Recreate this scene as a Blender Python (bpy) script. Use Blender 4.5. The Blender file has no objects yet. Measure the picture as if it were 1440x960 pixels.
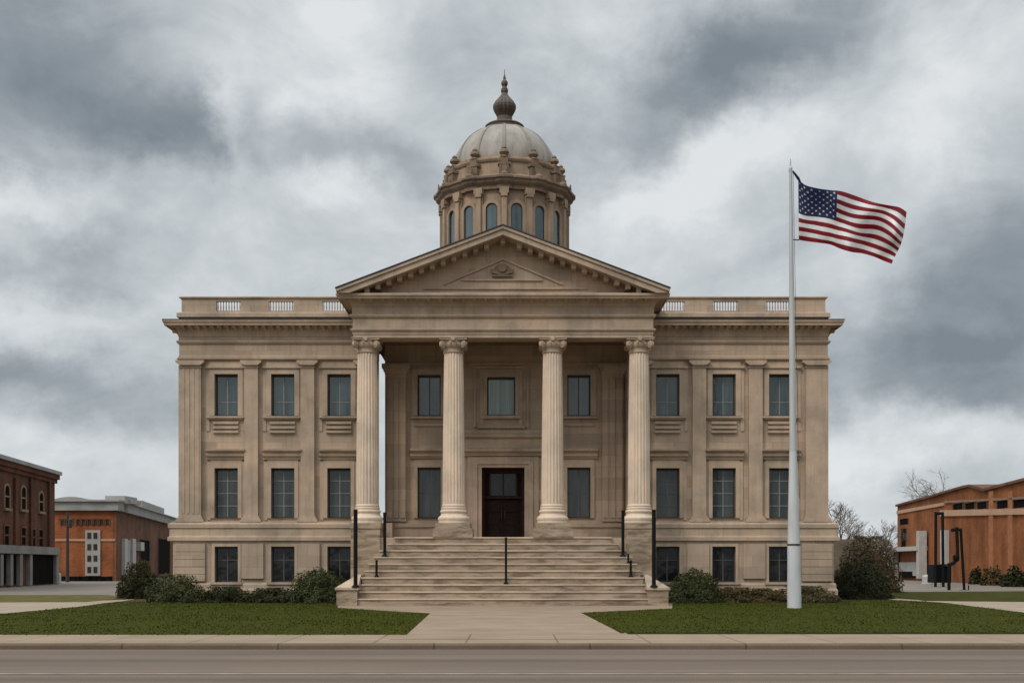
import bpy, math, random
from math import radians as R, sin, cos, pi, sqrt
from mathutils import Vector, noise as mnoise
random.seed(7)
S = bpy.context.scene
COL = S.collection

# ------------------------------------------------------------------ camera
F, H0, EYE = 1700.0, 793.0, 1.53            # focal length in photo pixels, horizon row, eye height
cam = bpy.data.cameras.new('camera'); camo = bpy.data.objects.new('camera', cam); COL.objects.link(camo)
cam.sensor_width = 36; cam.lens = F / 1440 * 36; cam.shift_y = (H0 - 480) / 1440
cam.clip_start = 0.1; cam.clip_end = 6000
camo.location = (0, 0, EYE); camo.rotation_euler = (R(90), 0, 0)
S.camera = camo
S.view_settings.view_transform = 'Standard'; S.view_settings.look = 'None'
S.view_settings.gamma = 1; S.view_settings.use_curve_mapping = False
S.view_settings.exposure = 0.0

# ------------------------------------------------------------------ sky + sun
SUN_EL, SUN_AZ = R(46), R(222)              # azimuth clockwise from +Y: behind the camera and to the left
w = bpy.data.worlds.new('World'); S.world = w; w.use_nodes = True
def build_sky():
    nt = w.node_tree; nt.nodes.clear(); N = nt.nodes.new; L = nt.links.new
    def math_(op, a, b=None, c=None):
        n = N('ShaderNodeMath'); n.operation = op
        for i, v in enumerate((a, b, c)):
            if v is None: continue
            if isinstance(v, (int, float)): n.inputs[i].default_value = v
            else: L(v, n.inputs[i])
        return n.outputs[0]
    out = N('ShaderNodeOutputWorld')
    sky = N('ShaderNodeTexSky'); sky.sky_type = 'NISHITA'; sky.sun_disc = False
    sky.sun_elevation = SUN_EL; sky.sun_rotation = SUN_AZ
    bg1 = N('ShaderNodeBackground'); bg1.inputs[1].default_value = 0.06; L(sky.outputs[0], bg1.inputs[0])
    tc = N('ShaderNodeTexCoord'); sp = N('ShaderNodeSeparateXYZ'); L(tc.outputs['Generated'], sp.inputs[0])
    az = math_('ARCTAN2', sp.outputs[0], sp.outputs[1]); el = math_('ARCSINE', sp.outputs[2])
    # warp the sky coordinates so that bank edges are ragged
    def noise(vec, scale, detail, rough, dist=0.0, sc=(1, 1, 1), rot=(0, 0, 0), loc=(0, 0, 0)):
        m = N('ShaderNodeMapping'); m.inputs['Scale'].default_value = sc; m.inputs['Rotation'].default_value = rot
        m.inputs['Location'].default_value = loc; L(vec, m.inputs[0])
        n = N('ShaderNodeTexNoise'); n.inputs['Scale'].default_value = scale; n.inputs['Detail'].default_value = detail
        n.inputs['Roughness'].default_value = rough; n.inputs['Distortion'].default_value = dist
        L(m.outputs[0], n.inputs['Vector']); return n
    cv = N('ShaderNodeCombineXYZ'); L(az, cv.inputs[0]); L(el, cv.inputs[1])
    wn = noise(cv.outputs[0], 5.0, 8, 0.6)
    sub = N('ShaderNodeVectorMath'); sub.operation = 'SUBTRACT'; L(wn.outputs['Color'], sub.inputs[0]); sub.inputs[1].default_value = (.5, .5, .5)
    scl = N('ShaderNodeVectorMath'); scl.operation = 'SCALE'; L(sub.outputs[0], scl.inputs[0]); scl.inputs['Scale'].default_value = 0.19
    add = N('ShaderNodeVectorMath'); add.operation = 'ADD'; L(cv.outputs[0], add.inputs[0]); L(scl.outputs[0], add.inputs[1])
    fb1 = noise(cv.outputs[0], 6.0, 8, 0.61, 0.4, (1, 1.7, 1), (0, 0, R(-14)))
    fb2 = noise(cv.outputs[0], 15.0, 8, 0.62, 0.25, (1, 1.6, 1), (0, 0, R(-20)), (3, 1, 0))
    v = math_('MULTIPLY_ADD', fb1.outputs[0], 0.75, 0.72 - 0.375)
    v = math_('MULTIPLY_ADD', fb2.outputs[0], 0.24, math_('SUBTRACT', v, 0.12))
    # cloud banks: direction (azimuth, elevation in degrees), half sizes, tilt, weight
    banks = SKY_BANKS
    for (a, e, sa, se, rot, wt) in banks:
        m = N('ShaderNodeMapping'); m.vector_type = 'TEXTURE'
        m.inputs['Location'].default_value = (R(a), R(e), 0); m.inputs['Rotation'].default_value = (0, 0, R(rot))
        m.inputs['Scale'].default_value = (R(sa), R(se), 1)
        L(add.outputs[0], m.inputs[0])
        g = N('ShaderNodeTexGradient'); g.gradient_type = 'SPHERICAL'; L(m.outputs[0], g.inputs[0])
        sm = N('ShaderNodeMapRange'); sm.interpolation_type = 'SMOOTHSTEP'; L(g.outputs[1], sm.inputs[0])
        v = math_('MULTIPLY_ADD', sm.outputs[0], wt, v)
    v = math_('MULTIPLY_ADD', v, 1.28, -.19)
    cr = N('ShaderNodeValToRGB'); L(v, cr.inputs[0]); e = cr.color_ramp.elements
    e[0].position = 0.0; e[0].color = (.205, .245, .278, 1)
    e[1].position = 1.0; e[1].color = (.77, .80, .812, 1)
    for p, c in ((.25, (.29, .33, .362)), (.5, (.43, .475, .503)), (.75, (.59, .632, .655))):
        x = e.new(p); x.color = (*c, 1)
    # an overcast sky is brighter high up and on the sun's side
    hi = N('ShaderNodeMapRange'); hi.interpolation_type = 'SMOOTHSTEP'; L(el, hi.inputs[0])
    hi.inputs[1].default_value = R(28); hi.inputs[2].default_value = R(80); hi.inputs[3].default_value = 1.0; hi.inputs[4].default_value = 3.0
    dt = N('ShaderNodeVectorMath'); dt.operation = 'DOT_PRODUCT'; L(tc.outputs['Generated'], dt.inputs[0])
    dt.inputs[1].default_value = (sin(SUN_AZ) * cos(SUN_EL), cos(SUN_AZ) * cos(SUN_EL), sin(SUN_EL))
    sg = N('ShaderNodeMapRange'); sg.interpolation_type = 'SMOOTHSTEP'; L(dt.outputs['Value'], sg.inputs[0])
    sg.inputs[1].default_value = 0.2; sg.inputs[2].default_value = 1.0; sg.inputs[3].default_value = 0.0; sg.inputs[4].default_value = 1.2
    # unseen darker cloud bank, added low behind the camera to deepen soffit shade
    bk = N('ShaderNodeMapRange'); bk.interpolation_type = 'SMOOTHSTEP'; L(sp.outputs[1], bk.inputs[0])
    bk.inputs[1].default_value = -.15; bk.inputs[2].default_value = -.6; bk.inputs[3].default_value = 0.0; bk.inputs[4].default_value = 1.0
    lw = N('ShaderNodeMapRange'); lw.interpolation_type = 'SMOOTHSTEP'; L(el, lw.inputs[0])
    lw.inputs[1].default_value = R(14); lw.inputs[2].default_value = R(40); lw.inputs[3].default_value = 0.38; lw.inputs[4].default_value = 0.0
    dk = math_('SUBTRACT', 1.0, math_('MULTIPLY', bk.outputs[0], lw.outputs[0]))
    st = math_('MULTIPLY', math_('ADD', hi.outputs[0], sg.outputs[0]), dk)
    bg2 = N('ShaderNodeBackground'); L(cr.outputs[0], bg2.inputs[0]); L(st, bg2.inputs[1])
    mx = N('ShaderNodeMixShader'); mx.inputs[0].default_value = 0.95; L(bg1.outputs[0], mx.inputs[1]); L(bg2.outputs[0], mx.inputs[2])
    L(mx.outputs[0], out.inputs[0])
def dirdeg(px, py):
    x, z = (px - 720) / F, (H0 - py) / F
    return math.degrees(math.atan2(x, 1)), math.degrees(math.asin(z / sqrt(1 + x * x + z * z)))
def bank(px, py, sx, sy, rot, wt):
    a, e = dirdeg(px, py); k = 57.3 / F
    return (a, e, sx * k, sy * k, rot, wt)
SKY_BANKS = [
    bank(60, 100, 420, 210, -12, -.42), bank(210, 195, 170, 80, -10, -.30), bank(-60, 250, 220, 90, 0, -.2),
    bank(930, 120, 330, 100, 28, -.36), bank(1120, 30, 330, 80, 24, -.26), bank(650, 60, 120, 120, 30, -.12), bank(430, 195, 120, 60, -10, -.16), bank(560, 240, 140, 70, -30, -.26),
    bank(1330, 490, 340, 130, 12, -.50), bank(1400, 560, 200, 60, 10, -.2), bank(1400, 340, 260, 140, 45, -.36), bank(1120, 360, 200, 60, 15, -.12),
    bank(90, 540, 330, 90, -3, -.34), bank(110, 385, 160, 70, 5, -.30),
    bank(450, 70, 210, 120, 10, .22), bank(302, 180, 36, 140, -6, .26), bank(40, 290, 130, 50, 0, .26), bank(30, 430, 200, 60, 0, .14), bank(430, 270, 160, 60, 10, .20),
    bank(1320, 110, 250, 130, 35, .22), bank(960, 250, 300, 70, 25, .24), bank(1380, 440, 80, 30, 0, .1),
    bank(1260, 630, 280, 70, 3, .20), bank(180, 625, 300, 70, 0, .08), bank(40, 470, 160, 40, 0, .1),
]
build_sky()
sl = bpy.data.lights.new('sun', 'SUN'); so = bpy.data.objects.new('sun', sl); COL.objects.link(so)
sl.energy = 1.35; sl.angle = R(16); sl.color = (1.0, .90, .78)
sdir = Vector((sin(SUN_AZ) * cos(SUN_EL), cos(SUN_AZ) * cos(SUN_EL), sin(SUN_EL)))
so.rotation_euler = sdir.to_track_quat('Z', 'Y').to_euler()
so.location = (-30, -40, 60)

# ------------------------------------------------------------------ helpers: coordinates
AX = -12 * 50 / F                             # the courthouse axis
def U(u, d=50.0): return AX + u * d / F       # offset from the axis in photo pixels at distance d
def X(px, d): return (px - 720) * d / F
def Z(py, d=50.0): return EYE + (H0 - py) * d / F
def G(px, py):                                # ground point
    d = F * EYE / (py - H0); return (X(px, d), d)

# ------------------------------------------------------------------ helpers: mesh
class MB:
    def __init__(s): s.v = []; s.f = []; s.m = []; s.cur = 0
    def add(s, vs, fs):
        o = len(s.v); s.v += [tuple(p) for p in vs]
        for f in fs: s.f.append([i + o for i in f]); s.m.append(s.cur)
    def box(s, x0, x1, y0, y1, z0, z1):
        if x0 > x1: x0, x1 = x1, x0
        s.add([(x0, y0, z0), (x1, y0, z0), (x1, y1, z0), (x0, y1, z0), (x0, y0, z1), (x1, y0, z1), (x1, y1, z1), (x0, y1, z1)],
              [(0, 3, 2, 1), (4, 5, 6, 7), (0, 1, 5, 4), (1, 2, 6, 5), (2, 3, 7, 6), (3, 0, 4, 7)])
    def prism_y(s, poly, y0, y1):             # polygon in x,z (counter-clockwise from the camera) pulled from y0 to y1
        n = len(poly)
        s.add([(x, y0, z) for x, z in poly] + [(x, y1, z) for x, z in poly],
              [tuple(range(n)), tuple(range(2 * n - 1, n - 1, -1))] + [(i, i + n, (i + 1) % n + n, (i + 1) % n) for i in range(n)])
    def prism_z(s, poly, z0, z1):             # polygon in x,y counter-clockwise from above
        n = len(poly)
        s.add([(x, y, z0) for x, y in poly] + [(x, y, z1) for x, y in poly],
              [tuple(range(n - 1, -1, -1)), tuple(range(n, 2 * n))] + [(i, (i + 1) % n, (i + 1) % n + n, i + n) for i in range(n)])
    def lathe(s, cx, cy, prof, seg=32, a0=0.0, rad=None):
        o = len(s.v); n = len(prof)
        for k, (r, z) in enumerate(prof):
            for i in range(seg):
                a = a0 + 2 * pi * i / seg; rr = r * (rad(a, k) if rad else 1)
                s.v.append((cx + rr * sin(a), cy - rr * cos(a), z))
        for k in range(n - 1):
            for i in range(seg):
                j = (i + 1) % seg
                s.f.append([o + k * seg + i, o + k * seg + j, o + (k + 1) * seg + j, o + (k + 1) * seg + i]); s.m.append(s.cur)
        q = len(s.v); s.v += s.v[o:o + seg] + s.v[o + (n - 1) * seg:o + n * seg]
        s.f.append([q + i for i in range(seg - 1, -1, -1)]); s.m.append(s.cur)
        s.f.append([q + seg + i for i in range(seg)]); s.m.append(s.cur)
    def tube(s, p, q, r0, r1, seg=8):
        p, q = Vector(p), Vector(q); d = (q - p)
        if d.length < 1e-6: return
        d.normalize(); a = d.orthogonal().normalized(); b = d.cross(a)
        vs = []
        for c, r in ((p, r0), (q, r1)):
            for i in range(seg):
                t = 2 * pi * i / seg; vs.append(c + a * (r * cos(t)) + b * (r * sin(t)))
        s.add(vs, [(i, (i + 1) % seg, (i + 1) % seg + seg, i + seg) for i in range(seg)] + [tuple(range(seg - 1, -1, -1)), tuple(range(seg, 2 * seg))])
    def sweep(s, path, prof):                 # path in x,y; outward is to the right of travel; profile of (projection, z), closed
        P = [Vector(p) for p in path]; n = len(P); nrm = []
        for i in range(n - 1):
            d = (P[i + 1] - P[i]).normalized(); nrm.append(Vector((d.y, -d.x)))
        rows = []
        for i in range(n):
            if i == 0: m = nrm[0]
            elif i == n - 1: m = nrm[-1]
            else:
                m = (nrm[i - 1] + nrm[i]).normalized(); m = m / max(.2, m.dot(nrm[i]))
            rows.append([(P[i].x + m.x * pr, P[i].y + m.y * pr, z) for pr, z in prof])
        k = len(prof)
        s.add([v for r in rows for v in r],
              [(i * k + j, i * k + (j + 1) % k, (i + 1) * k + (j + 1) % k, (i + 1) * k + j) for i in range(n - 1) for j in range(k)]
              + [tuple(range(k - 1, -1, -1)), tuple((n - 1) * k + j for j in range(k))])
    def wall(s, x0, x1, z0, z1, y, holes, dep):   # front face with openings and their reveals
        xs = sorted({x0, x1, *[h[0] for h in holes], *[h[1] for h in holes]}); zs = sorted({z0, z1, *[h[2] for h in holes], *[h[3] for h in holes]})
        for i in range(len(xs) - 1):
            for j in range(len(zs) - 1):
                mx, mz = (xs[i] + xs[i + 1]) / 2, (zs[j] + zs[j + 1]) / 2
                if any(h[0] < mx < h[1] and h[2] < mz < h[3] for h in holes): continue
                s.add([(xs[i], y, zs[j]), (xs[i + 1], y, zs[j]), (xs[i + 1], y, zs[j + 1]), (xs[i], y, zs[j + 1])], [(0, 1, 2, 3)])
        for a, b, c, d in holes:
            q = y + dep
            s.add([(a, y, c), (b, y, c), (b, y, d), (a, y, d), (a, q, c), (b, q, c), (b, q, d), (a, q, d)],
                  [(0, 4, 5, 1), (1, 5, 6, 2), (2, 6, 7, 3), (3, 7, 4, 0)])
    def build(s, name, mat, parent=None, smooth=False):
        me = bpy.data.meshes.new(name); me.from_pydata(s.v, [], s.f); me.update()
        mats = mat if isinstance(mat, (list, tuple)) else [mat]
        for m in mats: me.materials.append(m)
        if len(mats) > 1: me.polygons.foreach_set('material_index', s.m)
        if smooth: me.polygons.foreach_set('use_smooth', [len(p.vertices) == 4 for p in me.polygons])
        o = bpy.data.objects.new(name, me); COL.objects.link(o)
        if parent:
            o.parent = parent
            p = parent; off = Vector((0, 0, 0))
            while p: off += p.location; p = p.parent
            me.transform(__import__('mathutils').Matrix.Translation(-off))
        return o
def tag(o, label=None, cat=None, group=None, kind=None):
    if label: o['label'] = label
    if cat: o['category'] = cat
    if group: o['group'] = group
    if kind: o['kind'] = kind
    return o
def empty(name, loc, label, cat, group=None):
    o = bpy.data.objects.new(name, None); COL.objects.link(o); o.location = loc; o.empty_display_size = .3
    return tag(o, label, cat, group)
def one(fn, name, mat, parent=None, smooth=False):
    b = MB(); fn(b); return b.build(name, mat, parent, smooth)

# ------------------------------------------------------------------ helpers: materials
class NT:
    def __init__(s, name):
        s.m = bpy.data.materials.new(name); s.m.use_nodes = True; s.t = s.m.node_tree
        s.b = s.t.nodes['Principled BSDF']; s.geo = s.t.nodes.new('ShaderNodeNewGeometry')
        s.sep = s.t.nodes.new('ShaderNodeSeparateXYZ'); s.L(s.geo.outputs['Position'], s.sep.inputs[0])
    def L(s, a, b): s.t.links.new(a, b)
    def n(s, k): return s.t.nodes.new(k)
    def noise(s, scale, detail=4, rough=.55, sc=(1, 1, 1), dist=0.0):
        m = s.n('ShaderNodeMapping'); m.inputs['Scale'].default_value = sc; s.L(s.geo.outputs['Position'], m.inputs[0])
        x = s.n('ShaderNodeTexNoise'); x.inputs['Scale'].default_value = scale; x.inputs['Detail'].default_value = detail
        x.inputs['Roughness'].default_value = rough; x.inputs['Distortion'].default_value = dist; s.L(m.outputs[0], x.inputs['Vector']); return x.outputs[0]
    def ramp(s, fac, stops):
        c = s.n('ShaderNodeValToRGB'); s.L(fac, c.inputs[0]); e = c.color_ramp.elements
        while len(e) < len(stops): e.new(.5)
        for x, (p, col) in zip(e, stops): x.position = p; x.color = (*(col if isinstance(col, tuple) else (col,) * 3), 1)
        return c.outputs[0]
    def mul(s, a, b, fac=1.0, mode='MULTIPLY'):
        x = s.n('ShaderNodeMix'); x.data_type = 'RGBA'; x.blend_type = mode
        if isinstance(fac, float): x.inputs[0].default_value = fac
        else: s.L(fac, x.inputs[0])
        for i, v in ((6, a), (7, b)):
            if isinstance(v, tuple): x.inputs[i].default_value = (*v, 1)
            else: s.L(v, x.inputs[i])
        return x.outputs[2]
    def done(s, col, rough=.8, bump=None, bd=.01, bs=.4, **kw):
        if isinstance(col, tuple): s.b.inputs['Base Color'].default_value = (*col, 1)
        else: s.L(col, s.b.inputs['Base Color'])
        s.b.inputs['Roughness'].default_value = rough
        for k, v in kw.items(): s.b.inputs[k].default_value = v
        if bump is not None:
            b = s.n('ShaderNodeBump'); b.inputs['Strength'].default_value = bs; b.inputs['Distance'].default_value = bd
            s.L(bump, b.inputs['Height']); s.L(b.outputs[0], s.b.inputs['Normal'])
        return s.m
    def wallvec(s):
        a = s.n('ShaderNodeMath'); a.operation = 'ADD'; s.L(s.sep.outputs[0], a.inputs[0]); s.L(s.sep.outputs[1], a.inputs[1])
        c = s.n('ShaderNodeCombineXYZ'); s.L(a.outputs[0], c.inputs[0]); s.L(s.sep.outputs[2], c.inputs[1]); return c.outputs[0]
    def brick(s, c1, c2, mo, bw, rh, ms, bias=0.0):
        x = s.n('ShaderNodeTexBrick'); s.L(s.wallvec(), x.inputs['Vector'])
        x.inputs['Color1'].default_value = (*c1, 1); x.inputs['Color2'].default_value = (*c2, 1); x.inputs['Mortar'].default_value = (*mo, 1)
        x.inputs['Scale'].default_value = 1; x.inputs['Brick Width'].default_value = bw; x.inputs['Row Height'].default_value = rh
        x.inputs['Mortar Size'].default_value = ms; x.inputs['Mortar Smooth'].default_value = .2; x.inputs['Bias'].default_value = bias
        return x
def stone(name, c, bw=1.35, rh=.47, joints=True, streak=.38, var=.17):
    t = NT(name)
    lo = tuple(v * (1 - var) for v in c); hi = tuple(v * (1 + var * .5) for v in c); mo = tuple(v * .70 for v in c)
    if joints: col = t.brick(lo, hi, mo, bw, rh, .007).outputs['Color']
    else: col = t.ramp(t.noise(1.1, 3), [(.3, lo), (.7, hi)])
    col = t.mul(col, t.ramp(t.noise(.55, 5, .6), [(.3, (.78, .79, .79)), (.52, (1.0, 1.0, 1.0)), (.72, (1.13, 1.07, 1.02))]))
    col = t.mul(col, t.ramp(t.noise(2.6, 6, .68, (1.7, 1.7, .13)), [(.34, (.58, .56, .54)), (.5, (1, 1, 1))]), streak)
    g = t.noise(38, 3, .6); col = t.mul(col, t.ramp(g, [(.3, (.86, .86, .86)), (.7, (1.08, 1.08, 1.08))]))
    return t.done(col, .88, g, .006, .35)
M = {}
SC = (.420, .318, .232)
M['stone'] = stone('limestone_ashlar', SC)
M['trim'] = stone('limestone_trim', (.432, .328, .241), joints=False, streak=.36)
M['column'] = stone('limestone_column', (.66, .53, .41), joints=False, streak=.3, var=.06)
M['dark_trim'] = stone('dark_drum_stone', (.20, .140, .094), joints=False, streak=.7)  # darker stone for drum mouldings, urns, emblem and porch ceiling
M['drum'] = stone('drum_stone', (.335, .24, .165), joints=False, streak=.5)
def steps_mat():
    t = NT('worn_step_stone')
    col = t.ramp(t.noise(.9, 4), [(.3, (.335, .255, .182)), (.7, (.405, .31, .222))])
    col = t.mul(col, t.ramp(t.noise(1.3, 6, .65, (.8, .8, 3.2), .3), [(.38, (.46, .43, .39)), (.58, (1, 1, 1))]), 1.0)
    g = t.noise(30, 3); col = t.mul(col, t.ramp(g, [(.3, (.85,) * 3), (.7, (1.08,) * 3)]))
    return t.done(col, .85, g, .006, .4)
M['step'] = steps_mat()
M['nosing'] = stone('lit_tread_nosing', (.43, .335, .248), joints=False, streak=.2)  # paler colour stands in for skylight caught on the treads
def concrete(name, c, jx=1.6, jy=1.5, js=.012):
    t = NT(name)
    x = t.n('ShaderNodeTexBrick'); mp = t.n('ShaderNodeMapping'); mp.inputs['Location'].default_value = (jx * .5, 0, 0); t.L(t.geo.outputs['Position'], mp.inputs[0]); t.L(mp.outputs[0], x.inputs['Vector']); x.offset = 0
    x.inputs['Color1'].default_value = (*c, 1); x.inputs['Color2'].default_value = (*[v * .93 for v in c], 1); x.inputs['Mortar'].default_value = (*[v * .55 for v in c], 1)
    x.inputs['Scale'].default_value = 1; x.inputs['Brick Width'].default_value = jx; x.inputs['Row Height'].default_value = jy; x.inputs['Mortar Size'].default_value = js
    col = t.mul(x.outputs['Color'], t.ramp(t.noise(.7, 6, .62), [(.3, (.80, .79, .77)), (.6, (1, 1, 1)), (.8, (1.06, 1.05, 1.03))]))
    g = t.noise(26, 4, .65); col = t.mul(col, t.ramp(g, [(.3, (.87,) * 3), (.7, (1.08,) * 3)]))
    return t.done(col, .9, g, .004, .3, **{'Specular IOR Level': .2})
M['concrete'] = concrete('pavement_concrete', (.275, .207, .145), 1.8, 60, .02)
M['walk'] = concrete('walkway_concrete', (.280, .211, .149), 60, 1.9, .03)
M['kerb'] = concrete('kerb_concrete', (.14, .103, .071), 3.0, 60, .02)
M['lot'] = concrete('lot_asphalt', (.195, .168, .142), 4.0, 9.0, .06)
M['path'] = concrete('path_concrete', (.33, .26, .195), 2, 2, .02)
def asphalt():
    t = NT('road_asphalt')
    cx = t.n('ShaderNodeCombineXYZ'); t.L(t.sep.outputs[1], cx.inputs[1])
    n1 = t.noise(1.15, 3, .5, (.006, 1, 1)); n2 = t.noise(5.5, 3, .5, (.008, 1, 1))
    col = t.ramp(n1, [(.33, (.084, .058, .040)), (.5, (.113, .079, .055)), (.66, (.146, .104, .073))])
    col = t.mul(col, t.ramp(n2, [(.3, (.84,) * 3), (.7, (1.14,) * 3)]))
    g = t.noise(60, 4, .7); col = t.mul(col, t.ramp(g, [(.3, (.78,) * 3), (.7, (1.2,) * 3)]))
    col = t.mul(col, t.ramp(t.noise(.35, 5, .6, (.4, 1, 1)), [(.35, (.84,) * 3), (.65, (1.06,) * 3)]))
    return t.done(col, .85, g, .006, .5)
M['asphalt'] = asphalt()
def simple(name, c, rough=.6, var=.1, scale=8, **kw):
    t = NT(name); col = t.ramp(t.noise(scale, 4), [(.3, tuple(v * (1 - var) for v in c)), (.7, tuple(v * (1 + var) for v in c))])
    return t.done(col, rough, **kw)
M['paint'] = simple('road_line_paint', (.27, .215, .172), .8, .3, 3)
M['soil'] = simple('bed_soil', (.062, .046, .03), .95, .35, 4, **{'Specular IOR Level': .05})
M['ground'] = simple('bare_ground', (.12, .10, .075), .95, .25, .5, **{'Specular IOR Level': .05})
M['turf'] = simple('turf_soil', (.036, .041, .0055), .95, .16, 2.5, **{'Specular IOR Level': .03})
M['olive'] = simple('dry_turf', (.095, .082, .030), .95, .35, 1.2, **{'Specular IOR Level': .03})
M['strip'] = simple('strip_turf', (.042, .043, .010), .95, .35, 1.2, **{'Specular IOR Level': .03})
M['black'] = simple('black_painted_metal', (.006, .006, .006), .75, .2, **{'Specular IOR Level': .15})
M['dark_edge'] = simple('dark_roof_and_shadow_line', (.035, .032, .03), .6, .2)
M['roof'] = simple('roof_membrane', (.10, .09, .08), .85, .2, 1)
M['inner'] = simple('window_frame_dark', (.028, .024, .02), .55, .2)
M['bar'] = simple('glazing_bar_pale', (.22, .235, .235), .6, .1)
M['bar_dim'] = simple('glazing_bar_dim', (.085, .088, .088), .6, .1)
M['wood'] = simple('dark_door_wood', (.013, .0065, .005), .7, .35, 6, **{'Specular IOR Level': .12})
M['wood_trim'] = simple('red_brown_door_frame', (.026, .009, .007), .7, .3, 6, **{'Specular IOR Level': .15})
M['brass'] = simple('door_brass', (.06, .045, .03), .5, .1, Metallic=1.0)
M['white'] = simple('white_paint', (.38, .365, .34), .7, .1, 2)
M['offwhite'] = simple('grey_white_band', (.30, .29, .275), .8, .15, 1)
M['greyroof'] = simple('grey_roof', (.26, .26, .25), .8, .2, .8)
M['greystone'] = simple('grey_shop_stone', (.185, .175, .16), .85, .2, 1)
M['pier_brick'] = simple('pale_orange_brick', (.31, .135, .065), .9, .2, 2, **{'Specular IOR Level': .1})
M['tan'] = simple('tan_stone_band', (.40, .24, .15), .85, .12, 1)
M['pane_dim'] = simple('dim_window', (.045, .03, .022), .8, .3, 2, **{'Specular IOR Level': .1})
M['tan_dim'] = simple('dull_tan_stone', (.21, .135, .09), .85, .15, 1)
def glass(name, c, ior, sc=(2.5, 2.5, .25), var=.5, rough=.06):
    t = NT(name); col = t.ramp(t.noise(1.6, 3, .5, sc), [(.35, tuple(v * (1 - var) for v in c)), (.7, tuple(v * (1 + var) for v in c))])
    return t.done(col, rough, t.noise(1.5, 2), .03, .3, IOR=ior, **({'Specular IOR Level': .08} if name == 'dark_shop_glass' else {}))
M['glass_up'] = glass('upper_glass', (.036, .060, .064), 1.75, var=.5)
M['glass_mid'] = glass('middle_glass', (.033, .041, .036), 1.6, var=.5)
M['glass_low'] = glass('basement_glass', (.012, .013, .013), 1.45)
M['glass_teal'] = glass('curtained_glass', (.16, .225, .19), 1.7, (7, 7, .1), .35)
M['glass_drum'] = glass('drum_glass', (.028, .062, .070), 1.8)
M['pane_dark'] = glass('dark_shop_glass', (.008, .007, .006), 1.2, rough=.8)
def dome_mat():
    t = NT('weathered_dome_metal')
    col = t.ramp(t.noise(.9, 6, .65, (1, 1, .35)), [(.28, (.18, .160, .137)), (.5, (.275, .248, .215)), (.72, (.34, .310, .272))])
    col = t.mul(col, t.ramp(t.noise(2.6, 5, .7, (1.5, 1.5, .25)), [(.34, (.62, .58, .52)), (.55, (1, 1, 1))]), .6)
    return t.done(col, .62, t.noise(3, 4), .02, .2)
M['dome'] = dome_mat()
M['dome_rib'] = simple('dome_rib_metal', (.20, .18, .15), .7, .2, 2)
M['bronze'] = simple('dark_bronze_finial', (.058, .041, .027), .6, .35, 3)
def pole_mat(name, c, rough, metal):
    t = NT(name); col = t.ramp(t.noise(3, 5, .6, (1, 1, .3)), [(.3, tuple(v * .82 for v in c)), (.6, c)])
    return t.done(col, rough, Metallic=metal)
M['pole_low'] = pole_mat('white_painted_pole', (.50, .51, .515), .5, 0.0)
M['pole_up'] = pole_mat('grey_metal_pole', (.43, .44, .45), .5, 0.0)
def cloth(name, c):
    t = NT(name); col = t.ramp(t.noise(6, 3), [(.3, tuple(v * .9 for v in c)), (.7, c)])
    m = t.done(col, .8); tr = t.n('ShaderNodeBsdfTranslucent'); t.L(col, tr.inputs[0])
    mx = t.n('ShaderNodeMixShader'); mx.inputs[0].default_value = .3; out = t.t.nodes['Material Output']
    t.L(t.b.outputs[0], mx.inputs[1]); t.L(tr.outputs[0], mx.inputs[2]); t.L(mx.outputs[0], out.inputs[0]); return m
M['f_red'] = cloth('flag_red', (.20, .003, .008)); M['f_white'] = cloth('flag_white', (.80, .79, .79)); M['f_blue'] = cloth('flag_blue', (.014, .024, .080))
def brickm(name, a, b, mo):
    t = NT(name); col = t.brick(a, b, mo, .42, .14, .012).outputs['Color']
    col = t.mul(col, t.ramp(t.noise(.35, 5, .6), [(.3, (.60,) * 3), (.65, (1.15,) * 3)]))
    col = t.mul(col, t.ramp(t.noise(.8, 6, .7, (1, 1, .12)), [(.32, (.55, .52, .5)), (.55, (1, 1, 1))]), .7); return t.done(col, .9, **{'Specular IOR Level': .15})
M['brick_dark'] = brickm('dark_brown_brick', (.105, .040, .022), (.145, .058, .031), (.09, .065, .05))
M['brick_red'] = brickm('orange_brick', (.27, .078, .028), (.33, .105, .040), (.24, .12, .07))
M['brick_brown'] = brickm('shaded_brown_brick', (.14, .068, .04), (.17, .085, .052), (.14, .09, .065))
M['brick_orange'] = brickm('bright_orange_brick', (.235, .075, .026), (.285, .098, .036), (.20, .10, .05))
M['rubble'] = stone('old_stone_wall', (.17, .13, .09), .5, .2)
def leafm(name, a, b, c):
    t = NT(name); col = t.ramp(t.geo.outputs['Random Per Island'], [(.0, a), (.5, b), (1.0, c)])
    col = t.mul(col, t.ramp(t.noise(1.2, 3), [(.3, (.7,) * 3), (.7, (1.2,) * 3)]))
    col = t.mul(col, t.ramp(t.noise(.23, 4, .6), [(.38, (.88, 1.0, 1.0)), (.62, (1.22, 1.06, .9))]))
    m = t.done(col, .7); m.node_tree.nodes['Principled BSDF'].inputs['Specular IOR Level'].default_value = .1; return m
M['leaf'] = leafm('shrub_leaves', (.034, .037, .014), (.050, .055, .021), (.074, .080, .034))
M['leaf_dark'] = leafm('dark_shrub_leaves', (.021, .023, .010), (.033, .036, .016), (.050, .054, .024))
M['leaf_brown'] = leafm('brown_hedge_leaves', (.052, .040, .020), (.074, .060, .029), (.105, .083, .042))
M['leaf_hedge'] = leafm('hedge_leaves', (.058, .045, .026), (.080, .062, .036), (.11, .087, .05))
M['twig'] = simple('bare_twigs', (.115, .095, .08), .9, .3, 3)
M['bark'] = simple('shrub_wood', (.07, .055, .04), .9, .3, 5)
M['grass'] = leafm('lawn_grass', (.042, .048, .006), (.047, .054, .007), (.053, .060, .009))

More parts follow.
